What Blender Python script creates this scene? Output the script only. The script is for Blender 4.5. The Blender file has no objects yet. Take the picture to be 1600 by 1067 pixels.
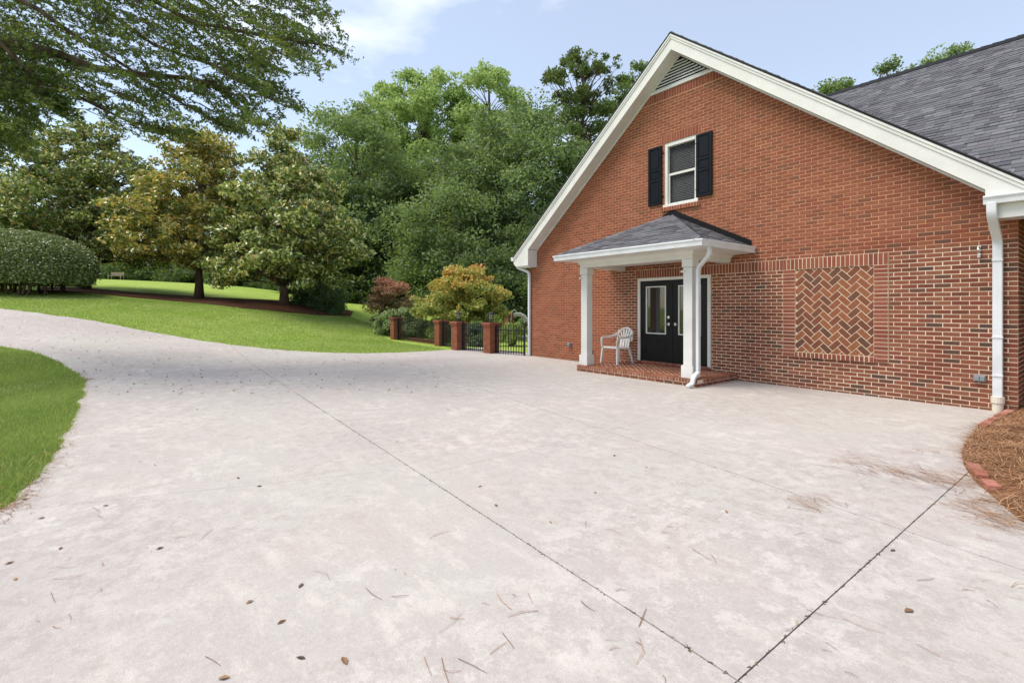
import bpy, bmesh, math, random
import numpy as np
from mathutils import Vector, Matrix
from math import radians, pi, sin, cos, sqrt
random.seed(7); RNG = np.random.default_rng(7)

# ------------------------------------------------------------------ camera, sky, sun, exposure
scene = bpy.context.scene
C = scene.collection
CAM = np.array([11.5568, -9.8356]); CAMZ = 1.5187
FPX, CX, HY = 760.0, 800.0, 481.0
YAW = math.atan2(600.0, 760.0)
FW = np.array([-cos(YAW), sin(YAW)]); RT = np.array([sin(YAW), cos(YAW)])
cd = bpy.data.cameras.new('camera'); cam = bpy.data.objects.new('camera', cd); C.objects.link(cam)
cam.location = (CAM[0], CAM[1], CAMZ)
cam.rotation_euler = (radians(90), 0, math.atan2(-FW[0], FW[1]))
cd.sensor_width = 36; cd.lens = FPX/1600*36; cd.shift_y = -(533.5-HY)/1600
cd.clip_start = 0.05; cd.clip_end = 1500
scene.camera = cam

SUN_AZ = (-0.45, -0.70); SUN_EL = radians(60)
world = bpy.data.worlds.new('World'); scene.world = world; world.use_nodes = True
wn = world.node_tree; wn.nodes.clear()
w_out = wn.nodes.new('ShaderNodeOutputWorld'); w_bg = wn.nodes.new('ShaderNodeBackground')
w_sky = wn.nodes.new('ShaderNodeTexSky'); w_sky.sky_type = 'NISHITA'; w_sky.sun_disc = False
w_sky.sun_elevation = SUN_EL; w_sky.sun_rotation = math.atan2(SUN_AZ[0], SUN_AZ[1])
w_sky.air_density = 1.1; w_sky.dust_density = 0.4; w_sky.ozone_density = 1.0
w_tc = wn.nodes.new('ShaderNodeTexCoord'); w_map = wn.nodes.new('ShaderNodeMapping')
w_map.inputs['Scale'].default_value = (1.0, 1.0, 2.6); w_map.inputs['Location'].default_value = (1.47, 0.86, 0.1)
w_no = wn.nodes.new('ShaderNodeTexNoise'); w_no.inputs['Scale'].default_value = 2.1
w_no.inputs['Detail'].default_value = 7; w_no.inputs['Roughness'].default_value = 0.55
w_rp = wn.nodes.new('ShaderNodeValToRGB')
w_rp.color_ramp.elements[0].position = 0.56; w_rp.color_ramp.elements[0].color = (0.25, 0.25, 0.25, 1)
w_rp.color_ramp.elements[1].position = 0.82; w_rp.color_ramp.elements[1].color = (0.92, 0.92, 0.92, 1)
w_mx = wn.nodes.new('ShaderNodeMixRGB'); w_mx.inputs['Color2'].default_value = (7.2, 7.35, 7.6, 1)
w_bg.inputs['Strength'].default_value = 0.13
wn.links.new(w_tc.outputs['Generated'], w_map.inputs['Vector']); wn.links.new(w_map.outputs['Vector'], w_no.inputs['Vector'])
wn.links.new(w_no.outputs['Fac'], w_rp.inputs['Fac']); wn.links.new(w_rp.outputs['Color'], w_mx.inputs['Fac'])
wn.links.new(w_sky.outputs['Color'], w_mx.inputs['Color1']); wn.links.new(w_mx.outputs['Color'], w_bg.inputs['Color'])
wn.links.new(w_bg.outputs['Background'], w_out.inputs['Surface'])

sd = bpy.data.lights.new('sun', 'SUN'); sun = bpy.data.objects.new('sun', sd); C.objects.link(sun)
sd.energy = 3.0; sd.angle = radians(38); sd.color = (1.0, 0.93, 0.82)
_h = math.hypot(*SUN_AZ)
to_sun = Vector((SUN_AZ[0]/_h*cos(SUN_EL), SUN_AZ[1]/_h*cos(SUN_EL), sin(SUN_EL)))
sun.rotation_euler = to_sun.to_track_quat('Z', 'Y').to_euler(); sun.location = (0, -20, 30)

scene.view_settings.view_transform = 'Standard'; scene.view_settings.look = 'None'
scene.view_settings.gamma = 1.0; scene.view_settings.use_curve_mapping = False
scene.view_settings.exposure = 0.62
scene.render.engine = 'CYCLES'
scene.cycles.max_bounces = 8; scene.cycles.transparent_max_bounces = 8

# ------------------------------------------------------------------ pixel helpers (photo is 1600 x 1067)
def ray(px): return FW + RT*((px-CX)/FPX)
def atd(px, py, d):
    P = CAM + ray(px)*d; return np.array([P[0], P[1], CAMZ+(HY-py)/FPX*d])
def onplane_y(px, py, Y):
    r = ray(px); d = (Y-CAM[1])/r[1]; P = CAM+r*d; return np.array([P[0], Y, CAMZ+(HY-py)/FPX*d])
def onz(px, py, z=0.0):
    d = (CAMZ-z)*FPX/(py-HY); P = CAM+ray(px)*d; return np.array([P[0], P[1], z])
def todist(X, Y): return np.hypot(X-CAM[0], Y-CAM[1])

# ------------------------------------------------------------------ materials
def lin(r, g, b):
    f = lambda c: (c/255/12.92) if c/255 <= .04045 else ((c/255+.055)/1.055)**2.4
    return (f(r), f(g), f(b), 1)
class NT:
    def __init__(s, name):
        s.m = bpy.data.materials.new(name); s.m.use_nodes = True; s.t = s.m.node_tree; s.t.nodes.clear()
        s.out = s.n('OutputMaterial'); s.b = s.n('BsdfPrincipled'); s.l(s.b.outputs[0], s.out.inputs['Surface'])
    def n(s, ty, **k):
        x = s.t.nodes.new('ShaderNode'+ty)
        for a, v in k.items(): setattr(x, a, v)
        return x
    def l(s, a, b): s.t.links.new(a, b)
    def pos(s): return s.n('NewGeometry').outputs['Position']
    def noise(s, scale, detail=4, rough=.55, vec=None, stretch=None):
        x = s.n('TexNoise'); x.inputs['Scale'].default_value = scale; x.inputs['Detail'].default_value = detail
        x.inputs['Roughness'].default_value = rough
        v = vec or s.pos()
        if stretch:
            mp = s.n('Mapping'); mp.inputs['Scale'].default_value = stretch; s.l(v, mp.inputs['Vector']); v = mp.outputs[0]
        s.l(v, x.inputs['Vector']); return x.outputs['Fac']
    def ramp(s, fac, stops, interp='LINEAR'):
        r = s.n('ValToRGB'); r.color_ramp.interpolation = interp; e = r.color_ramp.elements
        while len(e) < len(stops): e.new(0.5)
        for i, (p, c) in enumerate(stops):
            e[i].position = p; e[i].color = c if len(c) == 4 else (*c, 1)
        s.l(fac, r.inputs['Fac']); return r.outputs['Color']
    def mix(s, fac, a, b, mode='MIX'):
        m = s.n('MixRGB', blend_type=mode)
        for sock, v in (('Fac', fac), ('Color1', a), ('Color2', b)):
            if isinstance(v, (int, float)): m.inputs[sock].default_value = v if sock == 'Fac' else (v, v, v, 1)
            elif isinstance(v, tuple): m.inputs[sock].default_value = v
            else: s.l(v, m.inputs[sock])
        return m.outputs['Color']
    def rnd(s):
        a = s.n('Attribute', attribute_name='rnd'); o = s.n('ObjectInfo')
        ad = s.n('Math', operation='ADD'); s.l(a.outputs['Fac'], ad.inputs[0]); s.l(o.outputs['Random'], ad.inputs[1])
        f = s.n('Math', operation='FRACT'); s.l(ad.outputs[0], f.inputs[0]); return f.outputs[0]
    def bump(s, h, strength=.3, dist=.01):
        b = s.n('Bump'); b.inputs['Strength'].default_value = strength; b.inputs['Distance'].default_value = dist
        s.l(h, b.inputs['Height']); s.l(b.outputs[0], s.b.inputs['Normal'])
    def fin(s, col, rough=.7, spec=.3, metal=0.):
        if isinstance(col, tuple): s.b.inputs['Base Color'].default_value = col
        else: s.l(col, s.b.inputs['Base Color'])
        s.b.inputs['Roughness'].default_value = rough; s.b.inputs['Specular IOR Level'].default_value = spec
        s.b.inputs['Metallic'].default_value = metal; return s.m

def G(v): return (v, v, v, 1)
def m_paint(name, c, rough=.45, dirt=.12, scale=3, spec=.35):
    t = NT(name); n = t.noise(scale, 6); n2 = t.noise(60, 2)
    d = tuple(x*(1-dirt*2.2) for x in c[:3])+(1,)
    col = t.mix(t.ramp(n, [(.35, G(0)), (.75, G(1))]), c, d)
    t.bump(n2, .06, .004); return t.fin(col, rough, spec)

MAT = {}
MAT['white'] = m_paint('white_paint', (.69, .675, .64, 1), .48, .07, 2.2)
MAT['gutter'] = m_paint('white_gutter_metal', (.66, .67, .68, 1), .38, .08, 3, .4)
MAT['pvc'] = m_paint('cream_pvc', lin(216, 205, 188), .5, .08)
MAT['black'] = m_paint('black_paint', (.004, .004, .005, 1), .35, -.3, 6, .22)
MAT['shutter'] = m_paint('shutter_black', (.004, .005, .007, 1), .35, -.3, 6, .22)
MAT['iron'] = m_paint('black_iron', (.008, .009, .012, 1), .42, -.3, 8, .35)
MAT['flash'] = m_paint('black_flashing', (.005, .005, .006, 1), .6, -.2, 5, .2)
MAT['plastic'] = m_paint('white_plastic', (.74, .72, .68, 1), .35, .07, 9, .5)
MAT['chrome'] = NT('brushed_nickel').fin((.7, .69, .66, 1), .22, .5, 1.0)
MAT['greybox'] = m_paint('grey_box_metal', (.22, .25, .27, 1), .45, .1, 20)
MAT['dark'] = NT('dark_interior').fin((.01, .01, .011, 1), .8, .1)
MAT['blind'] = m_paint('blind_slat_grey', (.115, .12, .13, 1), .5, .1)
t = NT('door_glass'); t.b.inputs['IOR'].default_value = 1.5; t.b.inputs['Coat Weight'].default_value = 0.4; t.b.inputs['Coat Roughness'].default_value = 0.02
MAT['glass'] = t.fin((.012, .013, .014, 1), .04, 1.0)
t = NT('window_glass'); t.fin((.02, .02, .02, 1), .02, .8); tr = t.n('BsdfTransparent'); ms = t.n('MixShader'); ms.inputs[0].default_value = .80
t.l(t.b.outputs[0], ms.inputs[1]); t.l(tr.outputs[0], ms.inputs[2]); t.l(ms.outputs[0], t.out.inputs['Surface']); MAT['wglass'] = t.m
t = NT('lantern_glass'); t.b.inputs['Transmission Weight'].default_value = .7
MAT['lglass'] = t.fin((.55, .55, .52, 1), .15, .5)

def m_brick(name, stops, zone=False):
    t = NT(name)
    col = t.ramp(t.rnd(), stops, 'CONSTANT')
    n1 = t.noise(22, 5, .65); n2 = t.noise(160, 3, .6); n3 = t.noise(.55, 4)
    col = t.mix(t.ramp(n1, [(.35, G(0)), (.7, G(.5))]), col, lin(96, 55, 42))
    col = t.mix(t.ramp(n2, [(.5, G(0)), (.8, G(.35))]), col, lin(188, 128, 100))
    col = t.mix(t.ramp(n3, [(.42, G(0)), (.72, G(.30))]), col, lin(162, 98, 72))
    sx = t.n('SeparateXYZ'); t.l(t.pos(), sx.inputs[0])
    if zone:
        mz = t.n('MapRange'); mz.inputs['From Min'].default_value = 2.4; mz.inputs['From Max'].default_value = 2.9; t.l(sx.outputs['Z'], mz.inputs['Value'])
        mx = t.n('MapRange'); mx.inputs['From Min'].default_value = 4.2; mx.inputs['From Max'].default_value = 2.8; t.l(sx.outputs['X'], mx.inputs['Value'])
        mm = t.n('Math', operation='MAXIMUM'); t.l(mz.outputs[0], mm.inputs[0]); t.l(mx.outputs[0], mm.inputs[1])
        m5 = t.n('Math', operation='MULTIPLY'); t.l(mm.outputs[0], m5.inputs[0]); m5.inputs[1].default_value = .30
        n6 = t.noise(.8, 4); col = t.mix(m5.outputs[0], col, t.mix(n6, lin(158, 102, 76), lin(150, 88, 62)))       # lighter orange, more even bricks outside the lower right field
    mp = t.n('MapRange'); mp.inputs['From Min'].default_value = .34; mp.inputs['From Max'].default_value = .02
    t.l(sx.outputs['Z'], mp.inputs['Value']); n4 = t.noise(3.2, 5, .7)   # splash dirt along the foot of the walls
    col = t.mix(t.mix(1.0, mp.outputs[0], t.ramp(n4, [(.38, G(0)), (.62, G(.6))]), 'MULTIPLY'), col, lin(104, 72, 50))
    t.bump(n2, .5, .004); return t.fin(col, .82, .2)
BR = [(0, lin(122, 69, 52)), (.15, lin(131, 78, 59)), (.31, lin(117, 61, 47)), (.46, lin(128, 78, 60)),
      (.57, lin(107, 57, 45)), (.67, lin(135, 85, 64)), (.78, lin(100, 60, 47)), (.88, lin(89, 64, 52)), (.94, lin(76, 60, 53)), (.975, lin(65, 57, 54))]
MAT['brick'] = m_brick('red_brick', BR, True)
MAT['soldier'] = m_brick('soldier_brick', [(0, lin(134, 74, 59)), (.3, lin(141, 83, 65)), (.6, lin(125, 65, 52)), (.85, lin(112, 63, 52))])
MAT['herring'] = m_brick('herringbone_brick', [(0, lin(131, 81, 56)), (.2, lin(111, 67, 49)), (.4, lin(93, 63, 49)), (.55, lin(138, 88, 59)), (.75, lin(104, 61, 47)), (.88, lin(81, 62, 51))])
MAT['paver'] = m_brick('porch_paver', [(0, lin(157, 102, 80)), (.3, lin(142, 87, 67)), (.6, lin(165, 114, 92)), (.85, lin(129, 81, 65))])
MAT['edging'] = m_brick('pink_edging_brick', [(0, lin(184, 122, 108)), (.5, lin(170, 106, 92)), (.8, lin(192, 136, 122))])
t = NT('mortar'); n = t.noise(1.2, 5); n2 = t.noise(90, 3)
col = t.mix(t.ramp(n, [(.35, G(0)), (.68, G(1))]), lin(214, 196, 172), lin(200, 172, 146))
sx = t.n('SeparateXYZ'); t.l(t.pos(), sx.inputs[0])
def mr(o, a, b):
    m = t.n('MapRange'); m.inputs['From Min'].default_value = a; m.inputs['From Max'].default_value = b; t.l(o, m.inputs['Value']); return m.outputs[0]
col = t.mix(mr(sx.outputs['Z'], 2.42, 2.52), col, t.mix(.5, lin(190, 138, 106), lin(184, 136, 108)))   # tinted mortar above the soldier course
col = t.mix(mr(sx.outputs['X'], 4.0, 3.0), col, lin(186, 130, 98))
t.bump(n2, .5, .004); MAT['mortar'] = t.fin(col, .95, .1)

t = NT('concrete'); p = t.pos()
nA = t.noise(.30, 4); nB = t.noise(2.6, 7, .72, None, (1.0, 2.0, 1)); nC = t.noise(9, 8, .8); nD = t.noise(130, 3, .6); nE = t.noise(.9, 4, .5); nF = t.noise(42, 5, .75); nM = t.noise(.42, 3)
col = t.mix(t.ramp(nA, [(.32, G(0)), (.68, G(1))]), lin(168, 160, 156), lin(178, 173, 166))
col = t.mix(t.ramp(nE, [(.50, G(0)), (.72, G(.35))]), col, lin(185, 170, 163))
col = t.mix(t.mix(1.0, t.ramp(nB, [(.51, G(0)), (.62, G(.5))]), t.ramp(nM, [(.38, G(.3)), (.62, G(1))]), 'MULTIPLY'), col, lin(202, 194, 184))
col = t.mix(t.mix(1.0, t.ramp(nC, [(.49, G(0)), (.55, G(.5))]), t.ramp(nM, [(.42, G(1)), (.66, G(.10))]), 'MULTIPLY'), col, lin(156, 145, 140))
nP = t.noise(4.6, 9, .8); nQ = t.noise(.55, 4)
col = t.mix(t.mix(1.0, t.ramp(nP, [(.512, G(0)), (.548, G(.36))]), t.ramp(nQ, [(.44, G(0)), (.60, G(1))]), 'MULTIPLY'), col, lin(207, 201, 195))
col = t.mix(t.ramp(nF, [(.53, G(0)), (.66, G(.32))]), col, lin(203, 195, 187))
col = t.mix(t.ramp(nF, [(.34, G(.35)), (.44, G(0))]), col, lin(151, 140, 134))
col = t.mix(t.ramp(nD, [(.45, G(0)), (.75, G(.42))]), col, lin(139, 129, 123))
t.bump(nD, .35, .004); MAT['concrete'] = t.fin(col, .88, .2)
t = NT('joint_soil'); n = t.noise(30, 4)
MAT['soil'] = t.fin(t.mix(n, lin(84, 73, 62), lin(122, 106, 88)), .95, .1)

t = NT('lawn_grass'); nA = t.noise(.16, 4); nB = t.noise(2.2, 5, .65); nC = t.noise(34, 4, .7); nD = t.noise(.7, 3)
col = t.mix(t.ramp(nA, [(.35, G(0)), (.7, G(1))]), lin(146, 168, 74), lin(170, 186, 96))
col = t.mix(t.ramp(nB, [(.38, G(0)), (.72, G(.7))]), col, lin(122, 148, 60))
col = t.mix(t.ramp(nD, [(.58, G(0)), (.8, G(.6))]), col, lin(172, 174, 104))
col = t.mix(t.ramp(nC, [(.4, G(0)), (.75, G(.55))]), col, lin(98, 128, 42))
t.bump(nC, .8, .04); MAT['lawn'] = t.fin(col, .9, .1)
t = NT('mulch'); n = t.noise(9, 6, .75); n2 = t.noise(50, 3, .7)
col = t.mix(t.ramp(n, [(.35, G(0)), (.7, G(1))]), lin(74, 46, 34), lin(112, 78, 58)); t.bump(n2, 1, .04); MAT['mulch'] = t.fin(col, .95, .1)
t = NT('straw_base'); n = t.noise(14, 6, .75); n2 = t.noise(70, 3, .7, None, (1, .3, 1))
col = t.mix(t.ramp(n, [(.35, G(0)), (.7, G(1))]), lin(100, 68, 48), lin(146, 106, 76)); t.bump(n2, 1, .02); MAT['straw'] = t.fin(col, .95, .1)
def m_ramp(name, stops, rough=.8, spec=.2, transl=0., interp='LINEAR', tint=(176, 196, 70)):
    t = NT(name); col = t.ramp(t.rnd(), stops, interp); t.fin(col, rough, spec)
    if transl:
        tr = t.n('BsdfTranslucent'); t.l(t.mix(.45, col, lin(*tint)), tr.inputs['Color'])
        ms = t.n('MixShader'); ms.inputs[0].default_value = transl
        t.l(t.b.outputs[0], ms.inputs[1]); t.l(tr.outputs[0], ms.inputs[2]); t.l(ms.outputs[0], t.out.inputs['Surface'])
    return t.m
MAT['needle'] = m_ramp('pine_needle', [(0, lin(84, 56, 40)), (.25, lin(136, 98, 70)), (.5, lin(170, 128, 94)), (.75, lin(192, 154, 118)), (1, lin(136, 96, 70))])
MAT['soilbits'] = m_ramp('soil_bits', [(0, lin(58, 48, 38)), (.6, lin(88, 74, 56)), (1, lin(104, 104, 64))])
MAT['litter'] = m_ramp('dry_litter', [(0, lin(108, 78, 62)), (.4, lin(150, 110, 88)), (.75, lin(176, 136, 108)), (1, lin(88, 64, 52))])
MAT['dryleaf'] = m_ramp('dry_leaf', [(0, lin(104, 76, 56)), (.4, lin(156, 124, 88)), (.7, lin(134, 98, 70)), (1, lin(84, 64, 52))])
MAT['blade'] = m_ramp('grass_blade', [(0, lin(108, 134, 61)), (.35, lin(142, 163, 83)), (.7, lin(171, 185, 106)), (1, lin(204, 197, 153))], .7, .2, .4, tint=(190, 208, 104))
MAT['oakleaf'] = m_ramp('oak_leaf', [(0, lin(46, 66, 34)), (.45, lin(68, 92, 42)), (.8, lin(98, 120, 52)), (1, lin(128, 142, 70))], .42, .4, .35)
MAT['magleaf'] = m_ramp('magnolia_leaf', [(0, lin(48, 66, 37)), (.4, lin(97, 117, 62)), (.66, lin(167, 180, 101)), (.86, lin(236, 236, 176)), (.94, lin(207, 172, 106)), (1, lin(189, 150, 90))], .25, .65, .25)
MAT['magleaf_gold'] = m_ramp('magnolia_leaf_gold', [(0, lin(54, 67, 39)), (.36, lin(106, 117, 58)), (.58, lin(171, 168, 91)), (.78, lin(222, 192, 110)), (.9, lin(205, 153, 84)), (1, lin(236, 229, 158))], .25, .65, .25)
MAT['magflower'] = NT('magnolia_flower').fin((.80, .76, .64, 1), .5, .3)
MAT['leaf_dark'] = m_ramp('leaf_dark_green', [(0, lin(49, 69, 45)), (.5, lin(76, 97, 63)), (1, lin(104, 124, 83))], .55, .25, .3)
MAT['leaf_mid'] = m_ramp('leaf_mid_green', [(0, lin(68, 90, 57)), (.5, lin(104, 128, 82)), (1, lin(144, 161, 112))], .55, .25, .35)
MAT['leaf_grey'] = m_ramp('leaf_grey_green', [(0, lin(70, 93, 61)), (.5, lin(107, 129, 87)), (1, lin(149, 165, 121))], .55, .25, .35)
MAT['leaf_light'] = m_ramp('leaf_light_green', [(0, lin(112, 140, 76)), (.5, lin(150, 175, 101)), (1, lin(191, 209, 136))], .5, .25, .45, tint=(168, 186, 96))
MAT['leaf_pine'] = m_ramp('leaf_pine_green', [(0, lin(51, 68, 46)), (.5, lin(78, 95, 58)), (1, lin(108, 122, 78))], .6, .2, .25)
MAT['leaf_red'] = m_ramp('maple_leaf_red', [(0, lin(98, 114, 70)), (.36, lin(142, 126, 90)), (.62, lin(190, 134, 112)), (1, lin(214, 152, 132))], .5, .25, .3, tint=(216, 160, 120))
MAT['leaf_gold'] = m_ramp('maple_leaf_gold', [(0, lin(82, 104, 52)), (.42, lin(136, 150, 80)), (.62, lin(186, 178, 94)), (.78, lin(214, 160, 86)), (1, lin(214, 116, 80))], .5, .25, .35, tint=(190, 190, 90))
MAT['leaf_sage'] = m_ramp('shrub_leaf_sage', [(0, lin(92, 112, 68)), (.5, lin(134, 152, 102)), (1, lin(180, 190, 146))], .5, .3, .3)
MAT['leaf_hedge'] = m_ramp('hedge_leaf', [(0, lin(67, 84, 46)), (.45, lin(106, 123, 71)), (.8, lin(145, 156, 104)), (1, lin(182, 186, 153))], .38, .45, .15)
MAT['leaf_fern'] = m_ramp('fern_leaf', [(0, lin(96, 120, 62)), (.5, lin(142, 162, 88)), (1, lin(182, 192, 128))], .5, .3, .4)
t = NT('bark'); n = t.noise(10, 6, .7, None, (1, 1, .25)); n2 = t.noise(40, 3)
col = t.mix(t.ramp(n, [(.35, G(0)), (.7, G(1))]), lin(64, 52, 44), lin(114, 98, 84)); t.bump(n, .8, .03); MAT['bark'] = t.fin(col, .9, .15)

def m_shingle(name, dark):
    t = NT(name); r = t.rnd()
    a = (66, 64, 74) if not dark else (62, 64, 72)
    col = t.ramp(r, [(0, lin(82, 82, 87)), (.22, lin(96, 96, 101)), (.5, lin(108, 108, 113)), (.66, lin(88, 85, 90)), (.82, lin(118, 118, 123)), (1, lin(100, 96, 100))])
    n = t.noise(220, 2, .7); n2 = t.noise(2, 4)
    col = t.mix(t.ramp(n, [(.42, G(0)), (.72, G(.5))]), col, lin(66, 65, 70))
    col = t.mix(t.ramp(n2, [(.5, G(0)), (.8, G(.25))]), col, lin(120, 118, 124))
    t.bump(n, .6, .004); return t.fin(col, .92, .15)
MAT['shingle'] = m_shingle('asphalt_shingle', 0)

# ------------------------------------------------------------------ object helpers
BASE = {}
def prop(o, label=None, cat=None, group=None, kind=None):
    if label: o['label'] = label
    if cat: o['category'] = cat
    if group: o['group'] = group
    if kind: o['kind'] = kind
    return o
def thing(name, label, cat, loc, group=None):
    o = bpy.data.objects.new(name, None); C.objects.link(o); o.empty_display_size = .2
    o.location = tuple(loc); BASE[o] = np.array(loc, float); prop(o, label, cat, group); return o
def wbase(parent): return BASE.get(parent, np.zeros(3)) if parent is not None else np.zeros(3)
def link(me, name, parent=None, loc=None):
    o = bpy.data.objects.new(name, me); C.objects.link(o)
    if loc is not None: o.location = tuple(loc)
    if parent is not None: o.parent = parent
    return o
class MB:
    def __init__(s): s.v = []; s.f = []; s.r = []
    def poly(s, pts, rnd=0.):
        b = len(s.v); s.v += [tuple(map(float, p)) for p in pts]; s.f.append(list(range(b, b+len(pts)))); s.r.append(rnd)
    def mesh(s, vs, fs, rnd=0.):
        b = len(s.v); s.v += [tuple(map(float, p)) for p in vs]
        for f in fs: s.f.append([b+i for i in f]); s.r.append(rnd)
    def box(s, x0, x1, y0, y1, z0, z1, rnd=0., bev=0.):
        x0, x1 = min(x0, x1), max(x0, x1); y0, y1 = min(y0, y1), max(y0, y1); z0, z1 = min(z0, z1), max(z0, z1)
        v = [(x0, y0, z0), (x1, y0, z0), (x1, y1, z0), (x0, y1, z0), (x0, y0, z1), (x1, y0, z1), (x1, y1, z1), (x0, y1, z1)]
        s.mesh(v, [(0, 3, 2, 1), (4, 5, 6, 7), (0, 1, 5, 4), (1, 2, 6, 5), (2, 3, 7, 6), (3, 0, 4, 7)], rnd); return s
    def prism(s, poly, vec, rnd=0.):
        n = len(poly); p = [np.array(q, float) for q in poly]; vec = np.array(vec, float)
        nn = np.zeros(3)
        for i in range(n): nn += np.cross(p[i]-p[0], p[(i+1) % n]-p[0])
        if np.dot(nn, vec) > 0: p = p[::-1]
        v = p+[q+vec for q in p]
        fs = [list(range(n)), [n+i for i in range(n)][::-1]]
        fs += [[(i+1) % n, i, n+i, n+(i+1) % n] for i in range(n)]
        s.mesh(v, fs, rnd); return s
    def tube(s, pts, rad, n=8, cap=True, rnd=0., squash=None):
        pts = [np.array(p, float) for p in pts]
        if not hasattr(rad, '__len__'): rad = [rad]*len(pts)
        b = len(s.v); ref = None
        for i, p in enumerate(pts):
            d = pts[min(i+1, len(pts)-1)]-pts[max(i-1, 0)]; d = d/(np.linalg.norm(d)+1e-9)
            if ref is None: ref = np.array([0, 0, 1.]) if abs(d[2]) < .9 else np.array([1., 0, 0])
            u = np.cross(d, ref); u /= np.linalg.norm(u)+1e-9; w = np.cross(u, d); ref = w
            for k in range(n):
                a = 2*pi*k/n; s.v.append(tuple(p+rad[i]*(cos(a)*u+sin(a)*w)))
        for i in range(len(pts)-1):
            for k in range(n):
                a, c = b+i*n+k, b+i*n+(k+1) % n
                s.f.append([a, c, c+n, a+n]); s.r.append(rnd)
        if cap:
            s.f.append([b+k for k in range(n)][::-1]); s.r.append(rnd)
            e = b+(len(pts)-1)*n; s.f.append([e+k for k in range(n)]); s.r.append(rnd)
        return s
    def rect_tube(s, pts, w, h, up=(0, 1, 0), rnd=0.):
        """rectangular section along a path; w along 'side', h along up-ish"""
        pts = [np.array(p, float) for p in pts]; b = len(s.v); up = np.array(up, float)
        for i, p in enumerate(pts):
            d = pts[min(i+1, len(pts)-1)]-pts[max(i-1, 0)]; d /= np.linalg.norm(d)+1e-9
            u = np.cross(d, up); u /= np.linalg.norm(u)+1e-9; q = np.cross(u, d)
            for a, c in ((-1, -1), (1, -1), (1, 1), (-1, 1)): s.v.append(tuple(p+u*a*w/2+q*c*h/2))
        for i in range(len(pts)-1):
            for k in range(4):
                a, c = b+i*4+k, b+i*4+(k+1) % 4; s.f.append([a, c, c+4, a+4]); s.r.append(rnd)
        s.f.append([b+3, b+2, b+1, b]); e = b+(len(pts)-1)*4; s.f.append([e, e+1, e+2, e+3]); s.r += [rnd, rnd]
        return s
    def build(s, name, mat, parent=None, smooth=False, bev=0., attr=False, loc=None):
        me = bpy.data.meshes.new(name)
        off = wbase(parent) if loc is None else np.array(loc, float)
        me.from_pydata([(a-off[0], b-off[1], c-off[2]) for a, b, c in s.v], [], s.f)
        if attr:
            at = me.attributes.new('rnd', 'FLOAT', 'FACE'); at.data.foreach_set('value', np.array(s.r, np.float32))
        me.materials.append(MAT[mat] if isinstance(mat, str) else mat)
        bm = bmesh.new(); bm.from_mesh(me); bmesh.ops.recalc_face_normals(bm, faces=bm.faces)
        if bev:
            es = [e for e in bm.edges if len(e.link_faces) == 2 and e.calc_face_angle(0) > .6]
            bmesh.ops.bevel(bm, geom=es, offset=bev, segments=1, affect='EDGES', clamp_overlap=True)
        bm.to_mesh(me); bm.free()
        if smooth: me.shade_smooth()
        o = link(me, name, parent, loc if (loc is not None and parent is None) else None)
        if parent is not None: BASE[o] = wbase(parent)
        elif loc is not None: BASE[o] = off
        return o
def np_mesh(name, V, k, rnd=None, mat=None, parent=None):
    """V: (N*k,3) verts; N polygons of k verts each"""
    N = len(V)//k; me = bpy.data.meshes.new(name)
    off = wbase(parent); V = (V-off).astype(np.float32)
    me.vertices.add(len(V)); me.vertices.foreach_set('co', V.ravel())
    me.loops.add(N*k); me.loops.foreach_set('vertex_index', np.arange(N*k, dtype=np.int32))
    me.polygons.add(N); me.polygons.foreach_set('loop_start', np.arange(0, N*k, k, dtype=np.int32))
    me.polygons.foreach_set('loop_total', np.full(N, k, np.int32))
    me.update(calc_edges=True)
    if rnd is not None:
        at = me.attributes.new('rnd', 'FLOAT', 'FACE'); at.data.foreach_set('value', rnd.astype(np.float32))
    me.materials.append(MAT[mat]); o = link(me, name, parent)
    if parent is not None: BASE[o] = off
    return o
def clip_half(poly, a, b, c):
    out = []; n = len(poly)
    for i in range(n):
        p, q = poly[i], poly[(i+1) % n]
        fp = a*p[0]+b*p[1]-c; fq = a*q[0]+b*q[1]-c
        if fp <= 0: out.append(p)
        if (fp < 0 < fq) or (fq < 0 < fp):
            t_ = fp/(fp-fq); out.append((p[0]+(q[0]-p[0])*t_, p[1]+(q[1]-p[1])*t_))
    return out
def clip_convex(poly, conv):
    """conv counter-clockwise"""
    n = len(conv)
    for i in range(n):
        (x0, y0), (x1, y1) = conv[i], conv[(i+1) % n]
        a, b = (y1-y0), -(x1-x0); L = math.hypot(a, b); a /= L; b /= L
        poly = clip_half(poly, a, b, a*x0+b*y0)
        if len(poly) < 3: return []
    return poly
def area(p): return abs(sum(p[i][0]*p[(i+1) % len(p)][1]-p[(i+1) % len(p)][0]*p[i][1] for i in range(len(p))))/2

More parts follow.
